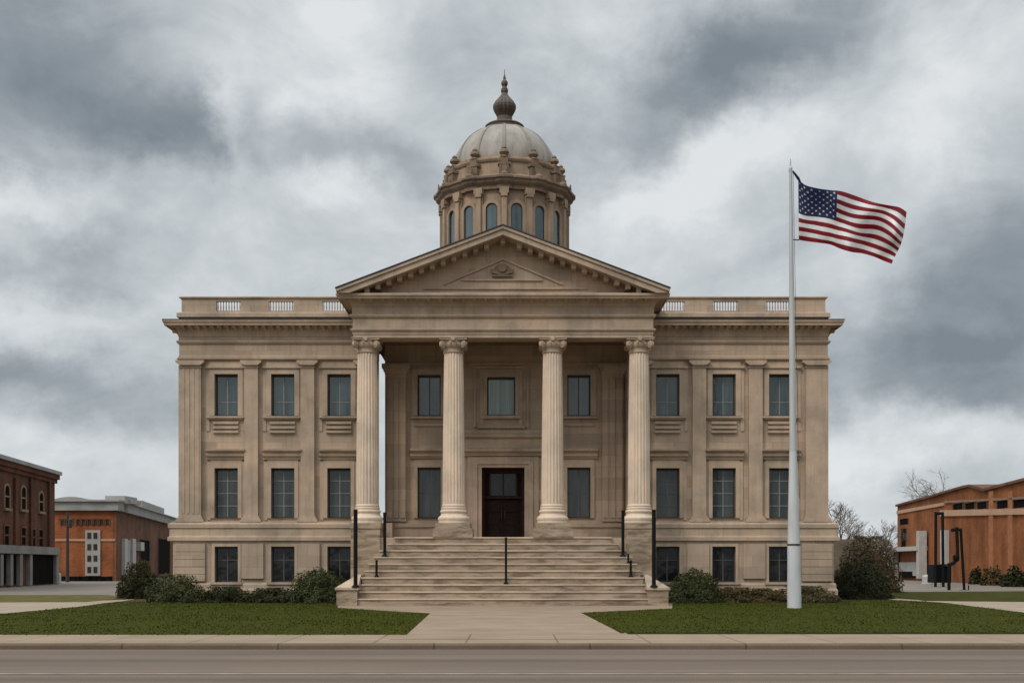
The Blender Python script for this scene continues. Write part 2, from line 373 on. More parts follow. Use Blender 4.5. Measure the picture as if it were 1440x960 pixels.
# ------------------------------------------------------------------ the setting: ground, road, pavements
def sheet(name, poly, z, mat):
    b = MB(); b.add([(x, y, z) for x, y in poly], [tuple(range(len(poly)))])
    o = b.build(name, mat); tag(o, kind='structure'); return o
def area(poly):
    return sum(poly[i][0] * poly[(i + 1) % len(poly)][1] - poly[(i + 1) % len(poly)][0] * poly[i][1] for i in range(len(poly)))
def ccw(poly): return poly if area(poly) > 0 else poly[::-1]
KY = 23.25                                       # kerb face
sheet('ground', [(-3000, -600), (3000, -600), (3000, 4000), (-3000, 4000)], -.16, M['ground'])
sheet('road', [(-300, 2), (300, 2), (300, KY + .05), (-300, KY + .05)], -.105, M['asphalt'])
b = MB(); b.box(-300, 300, 17.98, 18.09, -.101, -.0985); tag(b.build('road_line', M['paint']), kind='structure')
b = MB(); b.box(-300, 300, KY + .2, 300, -.15, -.012); tag(b.build('terrain', M['soil']), kind='structure')
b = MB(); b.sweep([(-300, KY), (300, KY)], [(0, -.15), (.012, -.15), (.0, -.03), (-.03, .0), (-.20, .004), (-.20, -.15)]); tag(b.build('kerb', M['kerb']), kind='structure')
b = MB(); b.box(-300, 300, KY + .204, 26.4, -.15, .003); tag(b.build('pavement', M['concrete']), kind='structure')
wk = [G(560, 891.6), G(884, 891.6), G(816, 861), G(945, 855), G(946, 847), G(474, 847), G(475, 854), G(606, 862)]
b = MB(); b.prism_z(ccw(wk), -.1, .006); tag(b.build('walkway', M['walk']), kind='structure')
b = MB()
for y in (24.6, 31.5, 38.0): b.box(X(548, y), X(892, y), y, y + .05, -.05, .0075)
tag(b.build('walkway_joint', M['kerb']), kind='structure')
lawnL = [G(-260, 892), G(572, 892), G(604, 862.6), G(475, 854.6), G(473, 848.5), G(420, 847), G(250, 846), G(165, 845.5), G(110, 853), G(0, 863), G(-260, 884)]
lawnR = [G(818, 861.6), G(872, 889.5), G(1720, 889.5), G(1720, 880), G(1440, 861), G(1325, 847), G(1262, 843.5), G(1000, 846.5), G(946, 848.5), G(946, 855.6)]
b = MB(); b.prism_z(ccw(lawnL), -.1, .012); b.prism_z(ccw(lawnR), -.1, .012); tag(b.build('lawn', M['turf']), kind='structure')
stripL = [G(-300, 848), G(120, 846), G(186, 840.5), G(150, 836), G(-300, 837)]
b = MB(); b.prism_z(ccw(stripL), -.1, .010); tag(b.build('grass_verge', M['olive']), kind='structure')
stripR = [G(1250, 837), G(1300, 844.5), G(1440, 846), G(1720, 848), G(1720, 829), G(1330, 831.5), G(1262, 832)]
b = MB(); b.prism_z(ccw(stripR), -.1, .010); tag(b.build('grass_verge', M['strip']), kind='structure')
pathL = [G(-300, 890), G(-200, 880), G(0, 864), G(112, 854), G(190, 842), G(120, 845), G(-300, 847)]
b = MB(); b.prism_z(ccw(pathL), -.1, .004); tag(b.build('path', M['path']), kind='structure')
pathR = [G(1235, 840), G(1300, 849), G(1440, 864), G(1720, 884), G(1720, 847), G(1440, 845), G(1290, 843)]
b = MB(); b.prism_z(ccw(pathR), -.1, .004); tag(b.build('path', M['path']), kind='structure')
for poly in ([G(-300, 838), G(240, 838), (-4, 62), (-10, 180), (-120, 180)], [G(1215, 838), G(1720, 833), (140, 160), (10, 180), (16, 62)]):
    b = MB(); b.prism_z(ccw(poly), -.1, -.004); tag(b.build('parking_lot', M['lot']), kind='structure')

# ------------------------------------------------------------------ courthouse
CH = empty('courthouse', (AX, 50, 0), 'tan stone courthouse with columned portico, pediment, wide front steps and grey dome', 'courthouse')
def window(u0, u1, y0, y1, d, face, parent, mat, kind, bars=None, barmat='bar', wall=None):
    """glass set back in its opening; u in photo pixels from the axis at distance d"""
    a, c = U(u0, d), U(u1, d); z0, z1 = Z(y1, d), Z(y0, d)
    g = one(lambda b: b.box(a + .02, c - .02, face + .235, face + .30, z0 + .02, z1 - .02), 'window', mat, parent)
    fr = MB(); t = .055
    for bx in ((a + .003, a + t, z0 + .003, z1 - .003), (c - t, c - .003, z0 + .003, z1 - .003), (a + t, c - t, z1 - t * 1.5, z1 - .003), (a + t, c - t, z0 + .003, z0 + t)):
        fr.box(bx[0], bx[1], face + .17, face + .27, bx[2], bx[3])
    fr.build('frame', M['inner'], g)
    if bars:
        nx, zs = bars; mb = MB(); h = .016
        for i in range(1, nx):
            xx = a + (c - a) * i / nx; mb.box(xx - h, xx + h, face + .205, face + .25, z0 + t, z1 - t)
        for q in zs:
            zz = z0 + (z1 - z0) * q
            mb.box(a + t, c - t, face + .209, face + .246, zz - h * .8, zz + h * .8)
        mb.build('glazing_bar', M[barmat], g)
    return g, a, c, z0, z1
def ring(b, x0, x1, z0, z1, t, y0, y1, bottom=True):
    b.box(x0 - t, x0, y0, y1, z0, z1 + t); b.box(x1, x1 + t, y0, y1, z0, z1 + t); b.box(x0, x1, y0, y1, z1, z1 + t)
    if bottom: b.box(x0, x1, y0, y1, z0, z0 + .001)
px = 50 / F
BAYS = (389.5, 310, 231); HW = 16.4
def wing(sg):
    D = 50.0; YB = 58.0; side = 'left' if sg < 0 else 'right'
    def ux(u): return U(sg * u, D)
    inner = 175; xo, xi = ux(453), ux(inner)
    holes = []
    for uc in BAYS:
        for (y0, y1) in ((526, 584.5), (658, 728)):
            q = sorted((ux(uc - HW), ux(uc + HW))); holes.append((q[0], q[1], Z(y1), Z(y0)))
    def body(b):
        q = sorted((xo, xi)); zt, zb = Z(446), Z(735)
        b.wall(q[0], q[1], zb, zt, D, holes, .32)
        if sg < 0: ins = (-6.55, YB)
        else: ins = (xi, YB)
        fp = [(xo, D), (xi, D), ins, (xo, YB)]
        if sg > 0: fp = [(xi, D), (xo, D), (xo, YB), ins]
        n = 4
        vs = [(x, y, zb) for x, y in fp] + [(x, y, zt) for x, y in fp]
        b.add(vs, [(i, (i + 1) % n, (i + 1) % n + n, i + n) for i in (1, 2, 3)] + [(4, 5, 6, 7)])
        b.box(min(fp[0][0], fp[1][0]) + .4, max(fp[0][0], fp[1][0]) - .4 if sg > 0 else fp[1][0] - 1.4, D + .4, YB - .2, zb, zt - .02)
    one(body, 'wall', M['stone'], CH)
    # basement storey, a little proud
    FB = D - .35; DB = FB
    bh = [];
    for uc in BAYS:
        q = sorted((U(sg * (uc - HW), DB), U(sg * (uc + HW), DB))); bh.append((q[0], q[1], Z(818, DB), Z(768, DB)))
    xb = ux(461.5)
    def base(b):
        q = sorted((xb, xi)); b.wall(q[0], q[1], -.1, Z(758), FB, bh, .32)
        zt = Z(758)
        b.add([(xb, FB, -.1), (xb, YB + .3, -.1), (xb, YB + .3, zt), (xb, FB, zt)], [(0, 1, 2, 3)])
        b.add([(xi, FB, -.1), (xi, YB + .3, -.1), (xi, YB + .3, zt), (xi, FB, zt)], [(0, 1, 2, 3)])
        b.add([(xi, YB + .3, -.1), (xb, YB + .3, -.1), (xb, YB + .3, zt), (xi, YB + .3, zt)], [(0, 1, 2, 3)])
        b.box(min(xb, xi) + .5, max(xb, xi) - .5, FB + .4, YB, -.1, zt - .01)
    one(base, 'basement_wall', M['stone'], CH)
    path = [(xi, D), (xo, D), (xo, YB)] if sg > 0 else [(xo, YB), (xo, D), (xi, D)]
    pb = [(xi, FB), (xb, FB), (xb, YB + .3)] if sg > 0 else [(xb, YB + .3), (xb, FB), (xi, FB)]
    zz = lambda y, p=0.0: Z(y, D - p)
    # belt between basement and main storeys
    one(lambda b: (b.sweep(path, [(-.1, zz(761)), (.41, zz(761)), (.45, zz(760)), (.45, zz(755)), (.40, zz(754.4)), (.385, zz(753)), (.385, zz(743)), (.43, zz(742.2)), (.44, zz(737)), (.37, zz(735.6)), (.33, zz(735.2)), (.33, zz(733.6)), (.22, zz(733)), (-.1, zz(732.6))])), 'belt_course', M['trim'], CH)
    one(lambda b: b.sweep(pb, [(-.1, -.1), (.13, -.1), (.13, Z(829)), (.08, Z(826.5)), (.075, Z(821)), (.03, Z(819)), (-.1, Z(819))]), 'plinth', M['trim'], CH)
    # raised panels of the basement, above the plinth and between its windows
    for k, (p0, p1) in enumerate(((461.9, 419), (368, 337), (289, 258), (209, 190))):
        q = sorted((U(sg * p0, DB), U(sg * p1, DB)))
        def pan(b):
            if k == 0:
                zs = [Z(y, DB) for y in (817, 807, 796.5, 786, 775.5, 764)]
                for i in range(5):
                    b.box(q[0], q[1], FB - .10, FB + .1, zs[i] + .014, zs[i + 1] - .014)
                b.box(q[0] + .02, q[1] - .02, FB - .085, FB + .1, zs[0], zs[-1])
            else: b.box(q[0], q[1], FB - .10, FB + .1, Z(816 if k != 1 else 813, DB), Z(764, DB))
        one(pan, 'basement_panel', M['stone'], CH)
    # pilasters
    for (p0, p1) in ((453.4, 424), (363, 344), (284, 265), (205, 186)):
        q = sorted((ux(p0), ux(p1))); corner = p0 > 450
        def pil(b):
            b.box(q[0], q[1], D - .20, D + .1, Z(727), Z(515))
            if corner:
                o = (1 if sg > 0 else -1); xs = ux(453.4)
                b.box(xs + o * .0, xs + o * .05, D - .20, D + .75, Z(727), Z(515))
                for i in range(4 if sg < 0 else 0): b.box(q[0] + .1 + i * .2, q[0] + .2 + i * .2, D - .218, D - .1, Z(722), Z(519))
        one(pil, 'pilaster', M['trim'], CH)
        def cap(b):
            e = .02
            z = [Z(y, D - .3) for y in (516.5, 514.5, 513, 509, 506.3)]
            for (g, za, zb_) in ((.03, z[0], z[1]), (.0, z[1], z[2])): b.box(q[0] - g, q[1] + g, D - .21 - g, D + .1, za, zb_)
            b.prism_y([(q[0] - .0, z[2]), (q[1] + .0, z[2]), (q[1] + .15, z[3]), (q[1] + .15, z[4]), (q[0] - .15, z[4]), (q[0] - .15, z[3])], D - .32, D + .1)
        one(cap, 'pilaster_capital', M['trim'], CH)
        def pbase(b):
            for g, y0, y1 in ((.05, 727.5, 725), (.10, 730, 727.5), (.15, 733.5, 730)): b.box(q[0] - g, q[1] + g, D - .20 - g, D + .1, Z(y0, D - .3), Z(y1, D - .3))
        one(pbase, 'pilaster_base', M['trim'], CH)
    # windows
    for i, uc in enumerate(BAYS):
        u0, u1 = sorted((sg * (uc - HW), sg * (uc + HW)))
        g, a, c, z0, z1 = window(u0, u1, 526, 584.5, D, D, CH, M['glass_up'], 'up', (2, (.34,)) if i != 9 else None)
        def sur(b):
            ring(b, a, c, z0, z1, 7 * px, D - .07, D + .05)
            x0, x1 = a - 7 * px, c + 7 * px
            b.box(x0 - 5 * px, x0 - .002, D - .035, D + .05, Z(606), Z(514)); b.box(x1 + .002, x1 + 5 * px, D - .035, D + .05, Z(606), Z(514))
            b.box(x0 - 5 * px, x1 + 5 * px, D - .13, D + .05, Z(518), Z(515)); b.box(x0, x1, D - .05, D + .05, Z(515.01), Z(508))
        one(sur, 'surround', M['trim'], g)
        one(lambda b: (b.box(a - 11 * px, c + 9 * px, D - .17, D + .05, Z(588), Z(585.5)), b.box(a - 8 * px, c + 7 * px, D - .11, D + .05, Z(590), Z(588.01))), 'sill', M['trim'], g)
        def grooves(b):
            for ya, yb in ((592.8, 596.3), (599.2, 602.8), (605.6, 608.6)): b.box(a - 2 * px, c + 1 * px, D - .11, D + .05, Z(yb), Z(ya))
        one(grooves, 'apron', M['trim'], g)
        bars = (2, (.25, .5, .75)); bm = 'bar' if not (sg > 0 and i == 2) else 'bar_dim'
        g, a, c, z0, z1 = window(u0, u1, 658, 728, D, D, CH, M['glass_mid'], 'mid', bars, bm)
        def sur2(b):
            ring(b, a, c, z0, z1, 5.5 * px, D - .08, D + .05)
            x0, x1 = a - 5.5 * px, c + 5.5 * px
            b.box(x0 - 4.5 * px, x0 - .002, D - .05, D + .05, Z(731), Z(649)); b.box(x1 + .002, x1 + 4.5 * px, D - .05, D + .05, Z(731), Z(649))
            b.box(x0, x1, D - .06, D + .05, Z(652.45), Z(645))
        one(sur2, 'surround', M['trim'], g)
        one(lambda b: b.prism_x(a - 11 * px, c + 11 * px, [(D + .05, Z(646)), (D - .10, Z(646)), (D - .12, Z(643)), (D - .20, Z(641.5)), (D - .22, Z(639.5)), (D - .13, Z(638.5)), (D - .13, Z(636.5)), (D - .27, Z(634.5)), (D - .29, Z(632)), (D + .05, Z(630.5))]), 'hood', M['trim'], g)
        u0, u1 = sorted((sg * (uc - HW), sg * (uc + HW)))
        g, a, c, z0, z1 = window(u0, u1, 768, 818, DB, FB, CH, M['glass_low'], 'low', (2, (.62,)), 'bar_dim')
        one(lambda b: (ring(b, a, c, z0, z1, 4 * px, FB - .04, FB + .05)), 'surround', M['trim'], g)
        one(lambda b: b.box(a - 6 * px, c + 6 * px, FB - .14, FB + .05, z0 - 3.2 * px, z0 - .004), 'sill', M['trim'], g)
    # entablature, cornice, parapet
    one(lambda b: b.sweep(path, [(-.1, zz(507)), (.06, zz(507)), (.14, zz(506)), (.16, zz(504.5)), (.10, zz(503.5)), (.10, zz(501.5)), (.07, zz(500)), (.07, zz(484.6)), (.12, zz(484)), (.17, zz(481.5)), (.17, zz(480)), (.09, zz(479)), (.09, zz(474.5)), (-.1, zz(474))]), 'frieze', M['stone'], CH)
    def corn(b):
        b.sweep(path, [(-.1, zz(474.5)), (.07, zz(474.5)), (.10, zz(473, .10)), (.12, zz(467, .12)), (.17, zz(461.5, .17)), (.28, zz(457.4, .28)), (.52, zz(455.6, .52)), (.53, zz(457.2, .53)), (.56, zz(457, .56)), (.57, zz(454.6, .57)), (.62, zz(451.5, .62)), (.62, zz(449.4, .62)), (.2, Z(450.6)), (-.1, Z(450.6))])
        n = 26; xa, xz = min(xo, xi), max(xo, xi)
        for i in range(n + 1):
            x = xa + (xz - xa) * (i + .5) / (n + 1)
            b.prism_x(x - .075, x + .075, [(D - .10, zz(467, .12)), (D - .24, zz(462.2, .22)), (D - .46, zz(459.6, .46)), (D - .48, zz(455.8, .48)), (D - .10, zz(456.6, .30))])
        for i in range(9):
            y = D + .3 + i * .85; o = 1 if sg > 0 else -1
            b.box(xo + o * .25, xo + o * .46, y, y + .2, zz(462, .5), zz(457.5, .5))
    one(corn, 'cornice', M['trim'], CH)
    one(lambda b: b.sweep(path, [(.02, Z(450.6)), (.63, zz(449.5, .63) ), (.63, zz(448.2, .63)), (.10, Z(449.6)), (.02, Z(449.6))]), 'parapet_shadow_strip', M['dark_edge'], CH)  # dark strip painted in for the shadow gap under the parapet base
    PT = .16
    def para(b):
        q = sorted((ux(452.5), xi)); z0, z1, zo0, zo1 = Z(451), Z(419.5), Z(437), Z(423.4)
        ops = [sorted((ux(uc + HW + 1), ux(uc - HW - 1))) for uc in (386.5, 312.5, 237.5)]
        b.box(q[0], q[1], D - .02, D + PT, z0, zo0); b.box(q[0], q[1], D - .02, D + PT, zo1, z1)
        xs = [q[0]] + [v for o in sorted(ops) for v in o] + [q[1]]
        for i in range(0, len(xs), 2): b.box(xs[i], xs[i + 1], D - .019, D + PT - .001, zo0, zo1)
        oxx = ux(452.5); e = sorted((oxx, oxx - (PT if sg > 0 else -PT)))
        b.box(e[0], e[1], D + PT, YB, z0, z1); b.box(q[0], q[1], YB - .3, YB - .002, z0, z0 + .3)
    par = one(para, 'parapet', M['stone'], CH)
    one(lambda b: b.sweep([(xi, D), (ux(452.5), D), (ux(452.5), YB)] if sg > 0 else [(ux(452.5), YB), (ux(452.5), D), (xi, D)],
        [(-.22, Z(420.2)), (.05, Z(420.2)), (.09, Z(419.2)), (.09, Z(417.6)), (-.22, Z(417))]), 'coping', M['trim'], par)
    one(lambda b: b.sweep([(xi, D), (ux(452.5), D), (ux(452.5), YB)] if sg > 0 else [(ux(452.5), YB), (ux(452.5), D), (xi, D)],
        [(-.1, Z(446.6)), (.17, Z(446.6)), (.17, Z(441)), (.07, Z(439.5)), (-.1, Z(439.5))]), 'parapet_base', M['trim'], par)
    for uc in (386.5, 312.5, 237.5):
        q = sorted((ux(uc + HW + 1), ux(uc - HW - 1))); z0, z1 = Z(437), Z(423.4)
        for k in range(9):
            x = q[0] + (q[1] - q[0]) * (k + .5) / 9; h = z1 - z0
            one(lambda b: b.lathe(x, D + .07, [(.034, z0 - .01), (.034, z0 + h * .1), (.02, z0 + h * .16), (.029, z0 + h * .38), (.022, z0 + h * .6), (.016, z0 + h * .84), (.03, z0 + h * .92), (.03, z1 + .01)], 10), 'baluster', M['trim'], par)
def prism_x(s, x0, x1, poly):                    # polygon in y,z
    n = len(poly)
    s.add([(x0, y, z) for y, z in poly] + [(x1, y, z) for y, z in poly],
          [tuple(range(n)), tuple(range(2 * n - 1, n - 1, -1))] + [(i, i + n, (i + 1) % n + n, (i + 1) % n) for i in range(n)])
MB.prism_x = prism_x
wing(-1); wing(1)

# ---- portico
DP, DW = 47.5, 51.2                              # entablature front, back wall of the porch
FLOOR = Z(755, 47.2); ZC = Z(475, DP)            # porch floor, underside of the beam
xL, xR = U(-209.5, DP), U(209.5, DP)
wl, wr = X(541.5, DW), U(175, 50)
def back_wall(b):
    hs = []
    for c in (-104.5, 106): hs += [(X(708 + c - 16.3, DW), X(708 + c + 16.3, DW), Z(584.5, DW), Z(527, DW)), (X(708 + c - 16.3, DW), X(708 + c + 16.3, DW), Z(728, DW), Z(657, DW))]
    hs.append((X(685, DW), X(724.5, DW), Z(584, DW), Z(530, DW)))
    hs.append((X(677.5, DW), X(737.5, DW), FLOOR, Z(657, DW)))
    b.wall(wl, wr, FLOOR - .1, ZC + .5, DW, hs, .5)
    b.add([(wl, DW, FLOOR - .1), (wl, 68, FLOOR - .1), (wl, 68, ZC + .5), (wl, DW, ZC + .5)], [(0, 1, 2, 3)])
    b.add([(wr, 58, FLOOR - 3), (wr, 68, FLOOR - 3), (wr, 68, ZC + .5), (wr, 58, ZC + .5)], [(0, 1, 2, 3)])
    b.box(wl + .3, wr - .3, DW + .6, 68.2, 0, ZC + .3)
one(back_wall, 'porch_wall', M['stone'], CH)
for a, c in ((wl + .001, X(655, DW)), (X(760, DW), wr - .001)):
    one(lambda b: (b.box(a, c, DW - .13, DW + .1, FLOOR - .05, Z(741, DW)), b.box(a, c, DW - .19, DW + .1, Z(741, DW), Z(735.5, DW)), b.box(a, c, DW - .12, DW + .1, Z(735.5, DW), Z(731.5, DW))), 'porch_plinth', M['trim'], CH)
def porch_pil(p0, p1):
    a, c = X(p0, DW), X(p1, DW)
    def f(b):
        b.box(a, c, DW - .22, DW + .1, Z(733, DW), Z(527, DW))
        n = 3
        for i in range(n):
            x = a + (c - a) * (i + .5) / n; b.box(x - .10, x + .10, DW - .26, DW - .1, Z(728, DW), Z(532, DW))
        for g, y0, y1 in ((.05, 527, 523), (.1, 523, 519), (.16, 519, 513)): b.box(a - g, c + g, DW - .24 - g, DW + .1, Z(y0, DW), Z(y1, DW))
    one(f, 'porch_pilaster', M['stone'], CH)
porch_pil(543.5, 572); porch_pil(846, 876)
def architrave_band(b):
    b.box(wl + .002, wr - .002, DW - .10, DW + .1, Z(512, DW), ZC + .4); b.box(wl + .003, wr - .003, DW - .16, DW + .1, Z(513.5, DW), Z(511, DW))
one(architrave_band, 'porch_frieze', M['stone'], CH)
qx = DW / F
for c, nb in ((-104.5, 0), (106, 1)):
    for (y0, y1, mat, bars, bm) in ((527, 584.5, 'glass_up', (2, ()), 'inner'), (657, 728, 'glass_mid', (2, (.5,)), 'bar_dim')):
        u0 = (X(708 + c - 16.3, DW) - AX) * F / DW; u1 = (X(708 + c + 16.3, DW) - AX) * F / DW
        g, a, e, z0, z1 = window(u0, u1, y0, y1, DW, DW, CH, M[mat], '', bars, bm)
        if y0 < 600:
            one(lambda b: (ring(b, a, e, z0, z1, 8 * qx, DW - .07, DW + .05), b.box(a - 5 * qx, e + 5 * qx, DW - .08, DW + .05, Z(599, DW), Z(595.5, DW))), 'surround', M['trim'], g)
            one(lambda b: b.box(a - 9 * qx, e + 9 * qx, DW - .16, DW + .05, Z(588.5, DW), Z(585.5, DW)), 'sill', M['trim'], g)
        else:
            one(lambda b: (ring(b, a, e, z0, z1, 5.5 * qx, DW - .08, DW + .05), b.box(a - 5.5 * qx, e + 5.5 * qx, DW - .05, DW + .05, z1 + 5.52 * qx, Z(645, DW))), 'surround', M['trim'], g)
            one(lambda b: b.prism_x(a - 10 * qx, e + 10 * qx, [(DW + .05, Z(645, DW)), (DW - .10, Z(645, DW)), (DW - .20, Z(641, DW)), (DW - .14, Z(639, DW)), (DW - .14, Z(637, DW)), (DW - .28, Z(634, DW)), (DW - .28, Z(631, DW)), (DW + .05, Z(630, DW))]), 'hood', M['trim'], g)
u0 = (X(685, DW) - AX) * F / DW; u1 = (X(724.5, DW) - AX) * F / DW
g, a, e, z0, z1 = window(u0, u1, 530, 584, DW, DW, CH, M['glass_teal'], '')
one(lambda b: (ring(b, a, e, z0, z1, 5 * qx, DW - .09, DW + .05), ring(b, a - 5.1 * qx, e + 5.1 * qx, Z(601, DW), z1 + 5.1 * qx, 5 * qx, DW - .06, DW + .05), ring(b, a - 16 * qx, e + 16 * qx, Z(601, DW), z1 + 12 * qx, 3 * qx, DW - .06, DW + .05)), 'surround', M['trim'], g)
one(lambda b: (b.box(a - 8 * qx, e + 8 * qx, DW - .18, DW + .05, Z(588.5, DW), Z(584.6, DW)), b.box(a - 14 * qx, e + 14 * qx, DW - .13, DW + .05, Z(602, DW), Z(598.5, DW))), 'sill', M['trim'], g)
def over_door(b):
    p = [(DW + .05, Z(641, DW)), (DW - .12, Z(641, DW)), (DW - .16, Z(637, DW)), (DW - .30, Z(635, DW)), (DW - .32, Z(631, DW)), (DW - .12, Z(629.5, DW)), (DW - .10, Z(617, DW)), (DW - .24, Z(615, DW)), (DW - .28, Z(611, DW)), (DW - .12, Z(609.5, DW)), (DW - .12, Z(605, DW)), (DW + .05, Z(604, DW))]
    b.prism_x(X(652, DW), X(764, DW), p)
one(over_door, 'door_hood', M['trim'], CH)
def door_sur(b):
    a, c, z1 = X(677.5, DW), X(737.5, DW), Z(657, DW)
    for k, (t, o) in enumerate(((6, .09), (6, .14), (8, .07))):
        s0 = sum((6, 6, 8)[:k]) * qx; a2, c2, zz2 = a - s0, c + s0, z1 + s0 * .75
        T = t * qx; V = t * qx * .75
        b.box(a2 - T, a2 - .001, DW - o, DW + .05, FLOOR - .02, zz2 + V); b.box(c2 + .001, c2 + T, DW - o, DW + .05, FLOOR - .02, zz2 + V); b.box(a2, c2, DW - o, DW + .05, zz2 + .001, zz2 + V - .001)
one(door_sur, 'door_surround', M['trim'], CH)
# the door itself
da, dc, dz = X(677.5, DW), X(737.5, DW), Z(657, DW)
def dframe(b):
    y0, y1 = DW + .28, DW + .45; t = .13; zt = Z(697, DW)
    b.box(da, da + t, y0, y1, FLOOR, dz); b.box(dc - t, dc, y0, y1, FLOOR, dz); b.box(da + t, dc - t, y0, y1, dz - .22, dz)
    b.box(da + t, dc - t, y0 - .03, y1, zt - .09, zt); b.box((da + dc) / 2 - .03, (da + dc) / 2 + .03, y0 + .02, y1, zt, dz - .22)
    for x in (da + t + .2, dc - t - .2): b.box(x - .04, x + .04, y0 + .03, y1, zt, dz - .22)
door = one(lambda b: b.box(da + .01, dc - .01, DW + .42, DW + .48, FLOOR, dz), 'door', M['wood'], CH)
one(dframe, 'door_frame', M['wood_trim'], door)
one(lambda b: b.box(da + .36, dc - .36, DW + .36, DW + .40, Z(697, DW) + .03, dz - .24), 'transom_window', M['glass_low'], door)
for s in (-1, 1):
    mid = (da + dc) / 2; x0, x1 = sorted((mid + s * .012, mid + s * ((dc - da) / 2 - .135))); zt = Z(697, DW) - .10
    def leaf(b):
        b.box(x0, x1, DW + .36, DW + .415, FLOOR + .01, zt)
        for (f0, f1) in ((.06, .30), (.36, .62), (.68, .94)):
            h = zt - FLOOR
            b.box(x0 + .12, x1 - .12, DW + .335, DW + .37, FLOOR + h * f0, FLOOR + h * f1)
    lf = one(leaf, 'door_leaf', M['wood'], door)
    one(lambda b: (b.box(mid + s * .07 - .012, mid + s * .07 + .012, DW + .28, DW + .305, FLOOR + .9, FLOOR + 1.25), b.box(mid + s * .07 - .01, mid + s * .07 + .01, DW + .30, DW + .365, FLOOR + .93, FLOOR + .95), b.box(mid + s * .07 - .01, mid + s * .07 + .01, DW + .30, DW + .365, FLOOR + 1.2, FLOOR + 1.22)), 'handle', M['brass'], lf)
# podium and floor
def podium(b):
    b.box(U(-203, 47.4), U(203, 47.4), 47.42, DW + .3, -.1, FLOOR - .004)
    b.box(U(-176, 50), wl + .4, 50.2, 58, 0, Z(736, DW))
one(podium, 'podium', M['stone'], CH)
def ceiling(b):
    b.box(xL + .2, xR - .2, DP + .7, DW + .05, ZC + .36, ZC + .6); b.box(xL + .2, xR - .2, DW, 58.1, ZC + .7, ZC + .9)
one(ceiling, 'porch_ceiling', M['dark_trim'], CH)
def beams(b):
    b.box(xL, xR, DP, DP + .85, ZC, Z(430, DP))
    for s, x in ((1, xL), (-1, xR)): q = sorted((x + s * .002, x + s * .85)); b.box(q[0], q[1], DP + .85, 49.7, ZC + .002, Z(430, DP))
    for u in (-69.5, 69.5): b.box(U(u, DP) - .25, U(u, DP) + .25, DP + .85, DW, ZC + .12, ZC + .37)
beam = one(beams, 'architrave', M['stone'], CH)
ppath = [(xL, 49.9), (xL, DP), (xR, DP), (xR, 49.9)]
zp = lambda y, p=0.0: Z(y, DP - p)
one(lambda b: b.sweep(ppath, [(-.1, zp(475) + .003), (.03, zp(475) + .003), (.03, zp(470.5)), (.055, zp(470)), (.055, zp(467)), (.11, zp(465.5)), (.13, zp(464)), (.13, zp(462.8)), (.05, zp(462)), (.04, zp(447.8)), (.12, zp(446.5)), (.15, zp(444.5)), (.15, zp(443)), (.07, zp(442)), (.07, zp(431)), (-.1, zp(431))]), 'frieze', M['trim'], CH)
def pcorn(b):
    b.sweep(ppath, [(-.1, zp(432)), (.07, zp(432)), (.10, zp(430.5, .10)), (.13, zp(427, .13)), (.20, zp(423, .20)), (.32, zp(420.2, .32)), (.52, zp(418.6, .52)), (.53, zp(419.4, .53)), (.56, zp(419.2, .56)), (.57, zp(417.6, .57)), (.63, zp(414.8, .63)), (.63, zp(412.0, .63)), (.1, zp(411.2, .1)), (-.1, zp(411.2))])
    n = 26
    for i in range(n):
        x = xL + .05 + (xR - xL - .1) * (i + .5) / n
        b.prism_x(x - .065, x + .065, [(DP - .12, zp(427, .14)), (DP - .28, zp(423.6, .28)), (DP - .48, zp(421.4, .48)), (DP - .50, zp(418.8, .5)), (DP - .12, zp(419.6, .4))])
one(pcorn, 'cornice', M['trim'], CH)
# pediment
def chev(ex, yt, ya, d, t0, t1, tip=0):
    """chevron band between two offsets (photo pixels) below the roof line; eave at +-ex, eave top row yt, apex row ya"""
    k = (yt - ya) / ex; cosf = 1 / sqrt(1 + k * k); a0, a1 = t0 / cosf, t1 / cosf
    xe = ex
    lim = 411.4
    if yt + a1 > lim and yt + a0 < lim:
        c = xe - (yt + a1 - lim) / k
        return [(U(-xe, d), Z(lim, d)), (U(-xe, d), Z(yt + a0, d)), (U(0, d), Z(ya + a0, d)), (U(xe, d), Z(yt + a0, d)), (U(xe, d), Z(lim, d)), (U(c, d), Z(lim, d)), (U(0, d), Z(ya + a1, d)), (U(-c, d), Z(lim, d))][::-1]
    return [(U(-xe, d), Z(yt + a1, d)), (U(-xe, d), Z(yt + a0, d)), (U(0, d), Z(ya + a0, d)), (U(xe, d), Z(yt + a0, d)), (U(xe, d), Z(yt + a1, d)), (U(0, d), Z(ya + a1, d))][::-1]
PD = 46.75
EX = 234.5
def rake(b):
    b.prism_y(chev(EX, 405.6, 317.2, PD, 0.5, 4.2)[:], PD - .06, DP + .3)
    b.prism_y(chev(EX - 2, 406.2, 318.6, PD, 3.2, 10.5), PD + .0, DP + .3)
    n = 13
    for s in (-1, 1):
        for i in range(n):
            u = s * (8 + (EX - 50) * (i + .0) / (n - 1) * 1.0) if i else s * 6
            k = (405.6 - 317.2) / EX; yy = 317.2 + abs(u) * k
            if i == 0 and s == 1: continue
            uu = 0 if i == 0 else u
            b.box(U(uu - 3.4, PD), U(uu + 3.4, PD), PD + .30, DP + .28, Z(yy + 19.5, PD), Z(yy + 11, PD))
